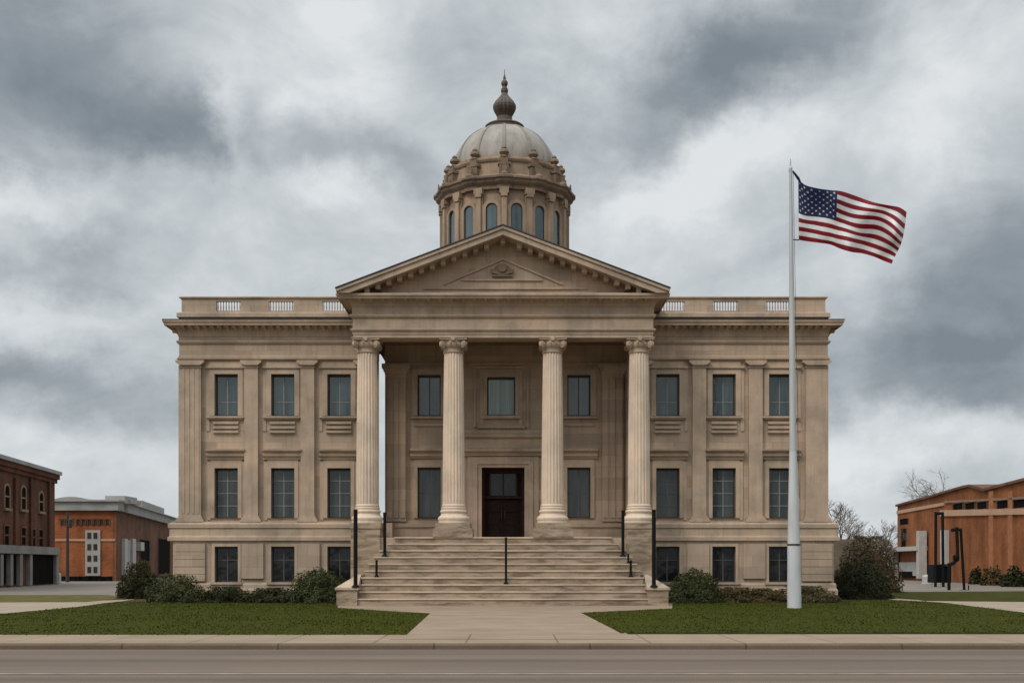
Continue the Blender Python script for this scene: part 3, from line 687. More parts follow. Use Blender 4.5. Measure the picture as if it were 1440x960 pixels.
    # inner field of the gable under the modillions
rk = one(rake, 'raking_cornice', M['trim'], CH)
def tri(ex, yb, ya, d): return [(U(-ex, d), Z(yb, d)), (U(ex, d), Z(yb, d)), (U(0, d), Z(ya, d))]
ped = one(lambda b: b.prism_y(tri(205, 413, 328, DP), DP + .10, DP + .45), 'tympanum', M['stone'], CH)
def relief(b):
    b.prism_y(chev(84, 398, 362.5, DP, 0, 2.2), DP + .03, DP + .2)
    for (u0, u1, y, hh) in ((-60, 55, 393.2, .9), (-112, 118, 405, 1.1)): b.box(U(u0, DP), U(u1, DP), DP + .03, DP + .2, Z(y + hh, DP), Z(y - hh, DP))
one(relief, 'relief_triangle', M['trim'], ped)
def emblem(b):
    cx, cz = U(-1, DP), Z(379, DP)
    b.prism_y([(cx + .33 * cos(t * pi / 12), cz + .22 * sin(t * pi / 12)) for t in range(24)], DP - .0, DP + .2)
    b.prism_y([(cx + .17 * cos(t * pi / 10), cz + .06 + .16 * sin(t * pi / 10)) for t in range(20)], DP - .06, DP + .2)
    for s in (-1, 1): b.prism_y([(cx + s * .2, cz - .10), (cx + s * .44, cz + .02), (cx + s * .40, cz - .13), (cx + s * .1, cz - .22)][::s], DP - .04, DP + .2)
    b.box(cx - .40, cx + .40, DP - .02, DP + .2, cz - .27, cz - .21)
one(emblem, 'emblem', M['dark_trim'], ped)
def gable_roof(b):
    p = chev(EX + 1.2, 405.2, 316.6, PD, -.9, .45)
    b.prism_y(p, PD - .09, 57.5)
    zt = Z(418, DP); b.prism_y(tri(200, 414, 331, DP), DP + .46, 57.4)
one(gable_roof, 'gable_roof', M['dark_edge'], CH)
one(lambda b: (b.box(wl - .2, wr + .2, 50.3, 68, ZC + 1.0, Z(444)), ), 'flat_roof', M['roof'], CH)

# ---- columns
def column(u, tall):
    d = 47.95; cx = U(u, d); cy = d; s = d / F
    yb = Z(735, 47.4)
    zc0, zc1 = Z(497.5, d), ZC - .002; zs0 = Z(709, d)
    fl = 20
    def flute(a, k): c = cos(a * fl); return 1 - .075 * max(0, -c + .25) ** 1.0
    prof = []
    for i in range(15):
        f = i / 14; prof.append(((15.6 - 2.2 * f ** 1.6) * s, zs0 + (zc0 - zs0) * f))
    b = MB(); b.lathe(cx, cy, prof, 160, 0, flute); sh = b.build('column', M['column'], CH)
    zb = lambda y: Z(y, d)
    one(lambda b: b.lathe(cx, cy, [(21.5 * s, yb), (21.5 * s, zb(731.5)), (22.3 * s, zb(730.5)), (22.3 * s, zb(728)), (20.6 * s, zb(726.2)), (18.6 * s, zb(724.5)), (17.6 * s, zb(722)), (18.6 * s, zb(720.5)), (19.2 * s, zb(719)), (18.4 * s, zb(717.4)), (16.8 * s, zb(716.6)), (17.6 * s, zb(714.8)), (17.2 * s, zb(713.4)), (16.2 * s, zb(712.8)), (16.9 * s, zb(711.4)), (16.4 * s, zb(710)), (15.6 * s, zb(709))], 48), 'base', M['column'], sh)
    def capf(b):
        b.lathe(cx, cy, [(13.4 * s, zc0 - .02), (14.6 * s, zb(496.8)), (14.6 * s, zb(495.4)), (13.8 * s, zb(494.8)), (14.2 * s, zb(492)), (16.5 * s, zb(489)), (17.6 * s, zb(486)), (16.8 * s, zb(484)), (16.8 * s, zb(480))], 40)
        # curved abacus
        def aba(hw, cut, z0, z1):
            pts = []
            for q in range(4):
                A = pi / 4 + q * pi / 2
                for t in range(9):
                    f = -1 + 2 * t / 8
                    ang = q * pi / 2; r = hw * (1 - cut * (1 - f * f)); pts.append((cx + cos(ang) * r - sin(ang) * f * hw * .985, cy + sin(ang) * r + cos(ang) * f * hw * .985))
            b.prism_z(pts, z0, z1)
        aba(19.4 * s, .13, zb(480.4), zb(477.2)); aba(20.4 * s, .12, zb(477.2), zc1)
        for q in range(4):                       # corner scrolls
            a = pi / 4 + q * pi / 2; dx, dy = cos(a), sin(a); tx, ty = -dy, dx
            rc = 20.3 * s
            for (rr, wd, zo) in ((5.0, 2.3, 0), (3.2, 3.1, 0), (1.4, 3.8, 0)):
                c = Vector((cx + dx * rc, cy + dy * rc, zb(486.2)))
                b.tube(c - Vector((tx, ty, 0)) * wd * s, c + Vector((tx, ty, 0)) * wd * s, rr * s, rr * s, 14)
            c0 = Vector((cx + dx * 13 * s, cy + dy * 13 * s, zb(482))); b.tube(c0, Vector((cx + dx * 22 * s, cy + dy * 22 * s, zb(482.5))), 2.6 * s, 2.0 * s, 8)
        for q in range(16):                      # egg row and leaf tips
            a = q * pi / 8 + pi / 16; c = Vector((cx + cos(a) * 16.6 * s, cy + sin(a) * 16.6 * s, zb(486.5)))
            b.tube(c + Vector((0, 0, -.07)), c + Vector((cos(a) * .03, sin(a) * .03, .06)), .02, .055, 6)
        for q in range(4):
            a = q * pi / 2; c = Vector((cx + cos(a) * 17.6 * s, cy + sin(a) * 17.6 * s, zb(479.5))); b.tube(c, c + Vector((cos(a) * .07, sin(a) * .07, .0)), .11, .07, 8)
    one(capf, 'capital', M['trim'], sh)
    if not tall:
        one(lambda b: (b.box(cx - 24.5 * s, cx + 24.5 * s, cy - .74, cy + .74, Z(742.5, 47.2), yb), b.box(cx - 27.5 * s, cx + 27.5 * s, cy - .77, cy + .77, FLOOR - .01, Z(742.5, 47.2) - .001)), 'plinth', M['step'], sh)
    else:
        one(lambda b: (b.box(cx - 21.2 * s, cx + 21.2 * s, cy - .68, cy + .68, Z(742.5, 47.2), yb), b.box(cx - 20.2 * s, cx + 20.2 * s, cy - .65, cy + .65, -.05, Z(742.5, 47.2) - .001)), 'pedestal', M['step'], sh)
for u, t in ((-191, True), (-69.5, False), (69.5, False), (191, True)): column(u, t)

# ---- stairs
ROWS = [(850.5, 44.72, 0), (839.5, 45.0, 0), (829.5, 45.28, 1), (820.5, 45.56, 1), (811.3, 45.84, 1), (802.6, 46.12, 1), (794.2, 46.4, 1), (785.8, 46.68, 1), (776.5, 46.96, 1), (765.5, 47.2, 1), (755.0, 47.2, 1)]
HALF = [232, 226, 203, 198, 193.5, 188, 181, 173, 162, 152, 146]
zl = [0.0] + [Z(ROWS[i][0], ROWS[i][1] - .28 if i < 9 else 47.2) for i in range(1, 11)]
NS = 10; zl = [FLOOR * (i + 1) / NS for i in range(NS)]
stairs = None
for i in range(NS):
    d0 = 44.72 + i * (47.24 - 44.72) / (NS - 1); hw = HALF[i] if i < 10 else 146
    xa, xb_ = U(-hw, d0), U(hw, d0)
    def st(b):
        b.box(xa, xb_, d0, 47.6, -.05 if i == 0 else zl[i - 1] - .1, zl[i] - .055)
    if i == 0:
        stairs = one(st, 'staircase', M['step'], CH); par = stairs
    else: par = one(st, 'step', M['step'], stairs)
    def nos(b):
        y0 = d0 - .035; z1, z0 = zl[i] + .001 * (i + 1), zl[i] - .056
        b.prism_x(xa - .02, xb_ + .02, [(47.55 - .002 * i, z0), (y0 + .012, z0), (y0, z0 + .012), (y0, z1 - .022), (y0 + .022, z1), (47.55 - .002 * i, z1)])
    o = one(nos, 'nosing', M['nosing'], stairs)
for s in (-1, 1):                                # low cheek blocks with sloping tops
    d0 = 44.62; a, c = sorted((U(s * 233.5, d0), U(s * 204.5, d0)))
    def chk(b):
        b.box(a, c, d0, 47.1, -.05, Z(829, d0)); 
    ck = one(chk, 'cheek_block', M['step'], stairs)
    zt = Z(829, d0); g = .05
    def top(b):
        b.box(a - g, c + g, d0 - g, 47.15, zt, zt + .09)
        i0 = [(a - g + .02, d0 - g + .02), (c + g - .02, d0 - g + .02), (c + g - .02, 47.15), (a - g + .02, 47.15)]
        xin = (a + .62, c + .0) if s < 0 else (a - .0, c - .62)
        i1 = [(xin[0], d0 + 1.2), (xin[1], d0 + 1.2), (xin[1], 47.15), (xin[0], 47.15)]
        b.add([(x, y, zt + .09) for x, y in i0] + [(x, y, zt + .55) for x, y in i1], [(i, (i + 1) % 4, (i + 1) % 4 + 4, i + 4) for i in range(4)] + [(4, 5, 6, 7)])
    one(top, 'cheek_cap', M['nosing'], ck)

# ---- dome
DD = 60.0; ds = DD / F; ccx = AX + (-.5) * ds; ccy = DD
dz = lambda y: Z(y, DD)
drum = MB(); SEG = 192
drum.lathe(ccx, ccy, [(84 * ds, Z(444) - .1), (84 * ds, dz(297)), (84 * ds, dz(290))], SEG)
drumo = drum.build('dome_drum', M['drum'], CH)
def polar(a, r, z): return (ccx + r * sin(a), ccy - r * cos(a), z)
def radial_box(b, a, hw, r0, r1, z0, z1):        # block on the drum, hw half width in metres
    t = Vector((cos(a), sin(a), 0)); n = Vector((sin(a), -cos(a), 0)); c = Vector((ccx, ccy, 0))
    vs = []
    for z in (z0, z1):
        for (r, w) in ((r1, -hw), (r1, hw), (r0, hw), (r0, -hw)):
            p = c + n * r + t * w; vs.append((p.x, p.y, z))
    b.add(vs, [(3, 2, 1, 0), (4, 5, 6, 7), (0, 1, 5, 4), (1, 2, 6, 5), (2, 3, 7, 6), (3, 0, 4, 7)])
def arch_poly(hw, z0, zs, n=10):
    return [(-hw, z0), (hw, z0)] + [(hw * cos(pi * i / n), zs + hw * sin(pi * i / n)) for i in range(n + 1)]
def radial_prism(b, a, poly, r0, r1):
    t = Vector((cos(a), sin(a), 0)); nn = Vector((sin(a), -cos(a), 0)); c = Vector((ccx, ccy, 0)); n = len(poly)
    vs = []
    for r in (r1, r0):
        for (x, z) in poly: p = c + nn * r + t * x; vs.append((p.x, p.y, z))
    b.add(vs, [tuple(range(n)), tuple(range(2 * n - 1, n - 1, -1))] + [(i, i + n, (i + 1) % n + n, (i + 1) % n) for i in range(n)])
def radial_arch(b, a, hi, ho, z0, zs, r0, r1, n=10):
    pin = [(hi, z0)] + [(hi * cos(pi * i / n), zs + hi * sin(pi * i / n)) for i in range(n + 1)] + [(-hi, z0)]
    pout = [(ho, z0)] + [(ho * cos(pi * i / n), zs + ho * sin(pi * i / n)) for i in range(n + 1)] + [(-ho, z0)]
    for i in range(len(pin) - 1): radial_prism(b, a, [pin[i], pout[i], pout[i + 1], pin[i + 1]], r0, r1)
for k in range(16):
    a = (k + .5) * pi / 8; rw = 84 * ds
    zb_, zs = dz(362), dz(318.5)
    hw = 8.0 * ds
    g = one(lambda b: radial_prism(b, a, arch_poly(hw, zb_, zs), rw - .3, rw + .012), 'drum_window', M['glass_drum'], drumo)
    one(lambda b: radial_arch(b, a, hw, hw + .16, zb_, zs, rw - .2, rw + .10), 'surround', M['drum'], g)
    one(lambda b: radial_arch(b, a, hw - .05, hw + .0, zb_, zs, rw - .2, rw + .03), 'frame', M['inner'], g)
    ap = k * pi / 8
    def pl(b):
        radial_box(b, ap, 5.2 * ds, rw - .2, rw + .12, Z(444), dz(297)); radial_box(b, ap, 3.4 * ds, rw, rw + .24, Z(444), dz(297))
        radial_box(b, ap, 4.6 * ds, rw, rw + .30, dz(303), dz(299)); radial_box(b, ap, 6.2 * ds, rw, rw + .30, dz(299), dz(291))
    one(pl, 'drum_pilaster', M['drum'], drumo)
def bump(a, amp, wid):
    k = round(a / (pi / 6)); d = abs(a - k * pi / 6); return amp * max(0.0, min(1.0, (wid - d) / .05))
def dcorn(b):
    prof = [(84, 292.5), (88.5, 292.5), (88.5, 288), (91, 286), (93, 284), (94, 281), (96.3, 279.5), (96.3, 277), (90, 274), (80, 273), (78, 272)]
    b.lathe(ccx, ccy, [(r * ds, dz(y)) for r, y in prof], SEG, 0, lambda a, k: 1 + bump(a, .035, .13) * (1 if k > 0 else 0))
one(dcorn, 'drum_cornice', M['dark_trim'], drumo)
att = MB(); att.lathe(ccx, ccy, [(r * ds, dz(y)) for r, y in [(79, 274), (79, 271), (77.5, 269), (76.5, 253), (78.5, 252), (80, 249.5), (80, 247.5), (76, 246), (74, 245), (74, 243)]], SEG, 0, lambda a, k: 1 + bump(a, .04, .11)); atto = att.build('dome_attic', M['drum'], CH)
for k in range(12):
    a = k * pi / 6
    def orn(b):
        radial_box(b, a, .24, 74 * ds, 85.5 * ds, dz(274), dz(258)); radial_box(b, a, .30, 74 * ds, 86.5 * ds, dz(259), dz(256))
        p = polar(a, 80.5 * ds, 0)
        # scroll console under the urn
        radial_box(b, a, .18, 74 * ds, 84.5 * ds, dz(256), dz(249))
        p = polar(a, 79 * ds, 0)
        b.lathe(p[0], p[1], [(.20, dz(250)), (.25, dz(248)), (.15, dz(246.4)), (.12, dz(245)), (.24, dz(241.5)), (.20, dz(238)), (.10, dz(236.6)), (.13, dz(235)), (.03, dz(232))], 10)
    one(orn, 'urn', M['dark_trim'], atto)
    p = polar(a + pi / 12 * 0 , 92.5 * ds, 0)
    def acr(b):
        for j in range(5):
            t = (j - 2) * .28; q = Vector((p[0], p[1], dz(275))); tt = Vector((cos(a), sin(a), 0))
            b.tube(q, q + tt * (sin(t) * .35) + Vector((0, 0, .30 + .22 * cos(t))), .09, .02, 6)
        b.lathe(p[0], p[1], [(.2, dz(276)), (.2, dz(274)), (.12, dz(271))], 10)
    one(acr, 'acroterion', M['dark_trim'], atto)
prof = []
for i in range(29):
    t = i / 28 * R(73.0)
    r = 72.8 * cos(t) ** .94; y = 246.5 - 63.5 * (sin(t) / sin(R(73)))
    prof.append((r * ds, dz(y)))
dm = MB(); dm.lathe(ccx, ccy, prof, 96); domeo = dm.build('dome', M['dome'], CH, smooth=True)
for k in range(12):
    a = k * pi / 6
    def rib(b):
        for i in range(28):
            (r0, z0), (r1, z1) = prof[i], prof[i + 1]
            t = Vector((cos(a), sin(a), 0)); nn = Vector((sin(a), -cos(a), 0)); c = Vector((ccx, ccy, 0)); vs = []
            for (r, z) in ((r0, z0), (r1, z1)):
                w_ = .05 + .06 * r / (72 * ds)
                for (dr, wx) in ((-.05, -w_), (.035, -w_ * .6), (.035, w_ * .6), (-.05, w_)):
                    p = c + nn * (r + dr) + t * wx; vs.append((p.x, p.y, z + (.02 if dr > 0 else 0)))
            b.add(vs, [(0, 1, 5, 4), (1, 2, 6, 5), (2, 3, 7, 6)])
    one(rib, 'dome_rib', M['dome_rib'], domeo)
fin = [(28.5, 186), (28.5, 184), (26.5, 182), (27.5, 179), (25, 177), (18, 175), (13, 172.5), (11, 169), (10.4, 165), (12.2, 161.5), (14.8, 157), (16.2, 153), (16.2, 149), (14, 144.5), (10, 140), (6.5, 136), (4.6, 133), (4.2, 131), (5.0, 129.5), (5.0, 126), (3.6, 124), (3.2, 122), (4.6, 119), (4.6, 116), (3.0, 113.5), (1.8, 112), (2.0, 110), (1.2, 107), (.5, 105), (.35, 98)]
def finial(b):
    b.lathe(ccx, ccy, [(r * ds, dz(y)) for r, y in fin], 96, 0, lambda a, k: 1 - (.07 * max(0, -cos(a * 16)) if 8 <= k <= 15 else 0))
    for k in range(16): radial_box(b, k * pi / 8, .05, 24 * ds, 27.2 * ds, dz(191), dz(184))
one(finial, 'finial', M['bronze'], domeo)

# ------------------------------------------------------------------ black posts on the stairs
GP = 'black posts beside the front steps'
def stairtop(y):
    """surface of the stair under a point at depth y"""
    i = int((y - 44.72) / ((47.24 - 44.72) / (NS - 1))); i = max(0, min(NS - 1, i)); return zl[i]
def post(pxx, ytop, d, r, zbase, label):
    x = X(pxx, d); zt = Z(ytop, d)
    t = empty('stair_post', (x, d, zbase), label, 'post', GP)
    one(lambda b: b.lathe(x, d, [(r, zbase + .03), (r, zt - .06), (r * 1.12, zt - .06), (r * 1.12, zt - .02), (r * .7, zt)], 14), 'shaft', M['black'], t)
    one(lambda b: b.lathe(x, d, [(r * 2.1, zbase), (r * 2.1, zbase + .03), (r * 1.4, zbase + .08), (r * 1.02, zbase + .10)], 14), 'base_plate', M['black'], t)
zck = Z(829, 44.62) + .088
dk = 44.72
post(500, 716, 44.68, .075, zck, 'tall thick black post on the left cheek block of the steps')
post(919.5, 716, 44.68, .075, zck, 'tall thick black post on the right cheek block of the steps')
dd = 44.72 + 6 * .28 + .13
post(541, 720, dd, .06, stairtop(dd), 'tall black post on the upper steps beside the left outer column pedestal')
post(876, 717, dd, .06, stairtop(dd), 'tall black post on the upper steps beside the right outer column pedestal')
d4 = 44.72 + 3 * .28 + .13
post(529.5, 787, d4, .045, stairtop(d4), 'short black post on the steps at the foot of the left column pedestal')
post(887, 787, d4, .045, stairtop(d4), 'short black post lower of two by the right column pedestal')
d6 = 44.72 + 5 * .28 + .13
post(883.5, 778, d6 , .035, stairtop(d6), 'smallest black post, upper of two by the right column pedestal')
d3 = 44.72 + 2 * .28 + .13
post(711.5, 755, d3, .045, stairtop(d3), 'slim black post in the middle of the front steps')

# ------------------------------------------------------------------ flagpole and flag
FD = 42.0; fs = FD / F
bx, tx = X(1117, FD), X(1111.7, FD); zt = Z(238, FD)
fp = empty('flagpole', (bx, FD, 0), 'tall grey tapered flagpole with a thick white base on the right lawn', 'flagpole')
def pp(y): f = (855 - y) / (855 - 238); return bx + (tx - bx) * f
def seg_(b, pts, seg=32):
    o = len(b.v); n = len(pts)
    for (r, y) in pts:
        x = pp(y); z = max(0.0, Z(y, FD)) if y < 855 else -.05
        for i in range(seg): b.v.append((x + r * fs * sin(2 * pi * i / seg), FD - r * fs * cos(2 * pi * i / seg), z))
    for k in range(n - 1):
        for i in range(seg): j = (i + 1) % seg; b.f.append([o + k * seg + i, o + k * seg + j, o + (k + 1) * seg + j, o + (k + 1) * seg + i]); b.m.append(0)
    q = len(b.v); b.v += b.v[o:o + seg] + b.v[o + (n - 1) * seg:o + n * seg]        # caps on vertices of their own
    b.f.append([q + i for i in range(seg - 1, -1, -1)]); b.f.append([q + seg + i for i in range(seg)]); b.m += [0, 0]
one(lambda b: seg_(b, [(9.8, 856), (9.8, 853), (9.6, 830), (9.2, 800), (8.9, 766.5)]), 'base_sleeve', M['pole_low'], fp, True)
one(lambda b: seg_(b, [(9.4, 766.6), (9.4, 764.2)]), 'collar', M['inner'], fp)
one(lambda b: seg_(b, [(8.6, 764.3), (7.6, 725), (6.7, 690), (5.6, 655), (5.0, 635)]), 'lower_shaft', M['pole_low'], fp, True)
one(lambda b: seg_(b, [(5.0, 635.1), (4.6, 600), (4.2, 500), (3.4, 400), (2.8, 320), (2.2, 238)]), 'upper_shaft', M['pole_up'], fp, True)
one(lambda b: (seg_(b, [(2.6, 239), (2.6, 236.5), (1.0, 234), (.7, 224)]), b.tube((pp(240) - 2.5 * fs, FD, Z(240, FD)), (pp(240) + 3 * fs, FD, Z(241, FD)), .05, .05, 8)), 'truck', M['pole_up'], fp)
one(lambda b: (b.tube((pp(241) + 3.4 * fs, FD - .02, Z(241, FD)), (pp(500) + 5.4 * fs, FD - .08, Z(500, FD)), .008, .008, 5), b.tube((pp(500) + 5.4 * fs, FD - .08, Z(500, FD)), (pp(700) + 7.5 * fs, FD - .08, Z(700, FD)), .008, .008, 5)), 'halyard', M['inner'], fp)
def spline(pts, t):
    n = len(pts) - 1; f = t * n; i = min(int(f), n - 1); f -= i
    p0, p1, p2, p3 = pts[max(i - 1, 0)], pts[i], pts[i + 1], pts[min(i + 2, n)]
    return tuple(.5 * (2 * b + (c - a) * f + (2 * a - 5 * b + 4 * c - d) * f * f + (3 * b - a - 3 * c + d) * f ** 3) for a, b, c, d in zip(p0, p1, p2, p3))
TOP = [(1122.5, 251), (1132, 260), (1150, 265), (1168, 267.5), (1183, 269), (1205, 276), (1228, 284), (1250, 288.5), (1266, 291.5), (1275.5, 298)]
BOT = [(1123.3, 337.5), (1136, 339.5), (1152, 341.5), (1168, 344), (1182, 350), (1197, 354.5), (1212, 356.5), (1228, 361), (1243, 367), (1255, 371)]
def flagpt(u, v, off=0.0):
    a, b_ = spline(TOP, u), spline(BOT, u)
    x = a[0] + (b_[0] - a[0]) * v; y = a[1] + (b_[1] - a[1]) * v
    mid = 4 * v * (1 - v)
    y += mid * (5.0 * sin(u * 7.5 + .4) * u + 2.2 * sin(u * 14 + v * 3))
    x += 2.0 * sin(v * 4 + u * 6) * u
    ph = u * 13.5 - v * 2.6
    y += 3.6 * sin(ph * 1.0 + 1.2) * mid * u + 3.2 * math.exp(-((u - .62) / .09) ** 2 - ((v - .58) / .16) ** 2)
    d = FD - .0 + (.42 * sin(ph) * (.25 + u) + .15 * sin(u * 23 + v * 5 + 1) * (.2 + u) + .10 * sin(v * 7 - u * 5))
    return (X(x, d), d + off, Z(y, d))
def flag(b):
    NU, NV = 156, 91
    o = len(b.v)
    for j in range(NV + 1):
        for i in range(NU + 1): b.v.append(flagpt(i / NU, j / NV))
    for j in range(NV):
        for i in range(NU):
            p = o + j * (NU + 1) + i; b.f.append([p, p + NU + 1, p + NU + 2, p + 1])
            st_ = int(j * 13 / NV)
            b.m.append(2 if (i / NU < .40 and st_ < 7) else (0 if st_ % 2 == 0 else 1))
    b.cur = 1
    for r in range(9):
        for c in range(6 if r % 2 == 0 else 5):
            uc = .40 * ((c * 2 + 1 + (r % 2)) / 12); vc = 7 / 13 * ((r + 1) / 10)
            for off in (-.018, .018):
                vs = []
                for k in range(10):
                    rr = 1.0 if k % 2 == 0 else .42; an = k * pi / 5
                    vs.append(flagpt(uc + rr * sin(an) * .0135, vc - rr * cos(an) * .0225, off))
                c0 = flagpt(uc, vc, off)
                b.add(vs + [c0], [(k, (k + 1) % 10, 10) for k in range(10)])
flo = one(flag, 'flag', [M['f_red'], M['f_white'], M['f_blue']], None, True)
tag(flo, 'United States flag with stars and stripes, blowing to the right of its pole', 'flag')
one(lambda b: (b.tube((pp(241) + 3 * fs, FD - .02, Z(241, FD)), flagpt(0, 0), .03, .05, 6), b.tube(flagpt(0, .0), flagpt(.06, .03, -.03), .05, .01, 6), b.tube((pp(337) + 3 * fs, FD, Z(337, FD)), flagpt(0, 1), .02, .02, 6)), 'toggle_rope', M['f_blue'], flo)

# ------------------------------------------------------------------ town buildings
class Wall:
    def __init__(s, A, B): s.A, s.B = Vector(A), Vector(B); s.d = (s.B - s.A); s.len = s.d.length; s.d.normalize(); s.n = Vector((s.d.y, -s.d.x))
    def at(s, pxx):                              # distance along the wall where the photo column lies
        k = (pxx - 720) / F; return (k * s.A.y - s.A.x) / (s.d.x - k * s.d.y)
    def dep(s, pxx): return (s.A + s.d * s.at(pxx)).y
    def P(s, t, o, z): p = s.A + s.d * t + s.n * o; return (p.x, p.y, z)
    def prism(s, b, poly, o0, o1):
        n = len(poly)
        b.add([s.P(t, o1, z) for t, z in poly] + [s.P(t, o0, z) for t, z in poly], [tuple(range(n)), tuple(range(2 * n - 1, n - 1, -1))] + [(i, i + n, (i + 1) % n + n, (i + 1) % n) for i in range(n)])
    def box(s, b, t0, t1, z0, z1, o0, o1): s.prism(b, [(t0, z0), (t1, z0), (t1, z1), (t0, z1)], o0, o1)
    def pbox(s, b, p0, p1, y0, y1, o0, o1):      # photo rows taken at the middle of the piece
        t0, t1 = sorted((s.at(p0), s.at(p1))); d = s.dep((p0 + p1) / 2); s.box(b, t0, t1, Z(y1, d), Z(y0, d), o0, o1)
def bwindow(wl_, p0, p1, y0, y1, parent, arch=False, trim='offwhite', glassm='pane_dark', bars=0, sill=True, tw=.14):
    t0, t1 = sorted((wl_.at(p0), wl_.at(p1))); d = wl_.dep((p0 + p1) / 2); z0, z1 = Z(y1, d), Z(y0, d); hw = (t1 - t0) / 2; tm = (t0 + t1) / 2
    sh = lambda hw, z0, z1: ([(tm - hw, z0), (tm + hw, z0)] + ([(tm + hw * cos(pi * i / 8), z1 - hw * .7 + hw * .7 * sin(pi * i / 8)) for i in range(9)] if arch else [(tm + hw, z1), (tm - hw, z1)]))
    g = one(lambda b: wl_.prism(b, sh(hw, z0, z1), -.2, .02), 'window', M[glassm], parent)
    def fr(b):
        a, c = sh(hw, z0, z1), sh(hw + tw, z0 - tw * .3, z1 + tw)
        for i in range(1, len(a)):
            j = (i + 1) % len(a)
            wl_.prism(b, [a[i], c[i], c[j], a[j]], -.1, .09)
        for k in range(bars):
            zz = z0 + (z1 - z0) * (k + 1) / (bars + 1); wl_.box(b, t0, t1, zz - .05, zz + .05, -.05, .05)
    one(fr, 'frame', M[trim], g)
    if sill: one(lambda b: wl_.box(b, t0 - .25, t1 + .25, z0 - .22, z0 - .05, -.1, .18), 'sill', M[trim], g)
    return g
# dark brown brick block at the left edge
W1 = Wall((-31.9, 64.2), (X(77, 93), 93))
B1 = empty('brick_building', (-38, 80, 0), 'dark brown brick three-storey block with arched windows at the left edge of the photo', 'building')
zr = Z(664, 93)
one(lambda b: W1.box(b, 0, W1.len, -.1, zr, -16, 0), 'wall', M['brick_dark'], B1)
one(lambda b: (W1.box(b, -.2, W1.len + .35, zr - .55, zr - .2, -16.2, .30), W1.box(b, -.2, W1.len + .2, zr - .85, zr - .55, -16.1, .15)), 'cornice', M['brick_dark'], B1)
one(lambda b: W1.box(b, -.3, W1.len + .45, zr - .2, zr + .06, -16.3, .45), 'roof_edge', M['greyroof'], B1)
one(lambda b: W1.box(b, W1.at(22), W1.at(25), zr, zr + .5, -3, -2), 'chimney', M['brick_dark'], B1)
for p0, p1, y0, y1 in ((-24, -18, 676, 711), (5.5, 12.2, 682, 713), (29, 35.2, 684.5, 715), (54, 59.8, 692.5, 718)): bwindow(W1, p0, p1, y0, y1, B1, True, 'tan_dim', bars=1)
for p0, p1, y0, y1 in ((-22, -16, 736, 764), (5, 11.5, 739, 765), (29, 35, 742, 765), (44, 48.5, 744, 766), (53.5, 59, 745, 767)): bwindow(W1, p0, p1, y0, y1, B1, False, 'brick_brown', bars=1, tw=.1)
for p in (20, 42, 68, -10): one(lambda b: W1.pbox(b, p - 1.3, p + 1.3, 672, 766, -.1, .16), 'pier', M['brick_dark'], B1)
dbm = W1.dep(38)
one(lambda b: W1.box(b, 0, W1.len + .1, Z(778.5, dbm), Z(767.5, dbm), -.2, .35), 'shopfront_band', M['greystone'], B1)
for p0, p1 in ((-20, -6), (0, 7.5), (14, 22), (41, 74)):
    one(lambda b: W1.pbox(b, p0, p1, 780, 820.5, -.1, .05), 'shopfront', M['pane_dark'], B1)
for p in (-3, 11, 24.5, 38.5, 76): one(lambda b: W1.pbox(b, p - 1.9, p + 1.7, 779, 822.5, -.1, .28), 'shopfront_pillar', M['greystone'], B1)
# orange brick block further back
d2 = 110.0
W2 = Wall((X(30, d2), d2), (X(163, d2), d2)); W3 = Wall((X(163, d2), d2), (X(246, 155), 155))
B2 = empty('brick_building', (X(110, d2), 112, 0), 'low orange brick building with grey flat roof and white stair window, left of courthouse', 'building')
h2 = Z(706, d2)
def b2wall(b):
    b.add([W2.P(0, 0, -.1), W2.P(W2.len, 0, -.1), W2.P(W2.len, 0, h2), W2.P(0, 0, h2)], [(0, 1, 2, 3)])
    A2, C2, E2 = W2.A, W2.B, W3.B
    b.add([(p[0], p[1], z) for z in (-.1, h2 - .01) for p in ((C2.x, C2.y), (E2.x, E2.y), (A2.x - 2, E2.y), (A2.x, A2.y))], [(1, 2, 6, 5), (2, 3, 7, 6), (4, 5, 6, 7)])
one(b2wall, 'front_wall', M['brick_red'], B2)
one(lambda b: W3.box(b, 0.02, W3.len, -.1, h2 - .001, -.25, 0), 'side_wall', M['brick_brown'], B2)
one(lambda b: (W2.box(b, -1, W2.len + .3, Z(717.5, d2), Z(705, d2), -1.2, .35), W3.box(b, .36, W3.len + .3, Z(717.3, d2), Z(704.6, d2), -.5, .33)), 'roof_band', M['greyroof'], B2)
one(lambda b: (W2.box(b, -1, W2.len + .5, Z(705, d2), Z(702.6, d2), -1.2, .6), W3.box(b, .61, W3.len + .5, Z(704.5, d2), Z(702.8, d2), -.5, .58)), 'roof_edge', M['offwhite'], B2)
def vent(b):
    t0, t1 = W2.at(60), W2.at(121); n = 12
    W2.prism(b, [(t0, h2), (t1, h2)] + [(t1 + (t0 - t1) * i / n, h2 + .15 + .45 * sin(pi * i / n) ** .7) for i in range(n + 1)], -8, -1.5)
one(vent, 'low_vault_roof', M['greyroof'], B2)
one(lambda b: (W2.box(b, W2.at(141), W2.at(169), h2, Z(695.5, d2), -5, -1.3), W2.box(b, W2.at(168.5), W2.at(175), h2, Z(700.5, d2), -5, -2.4)), 'rooftop_unit', M['offwhite'], B2)
one(lambda b: W3.box(b, W3.at(208), W3.at(238), h2, h2 + 1.25, -6, -.6), 'rooftop_unit', M['greyroof'], B2)
one(lambda b: W2.pbox(b, 120.5, 141.5, 745, 809, -.1, .14), 'stair_window_panel', M['offwhite'], B2)
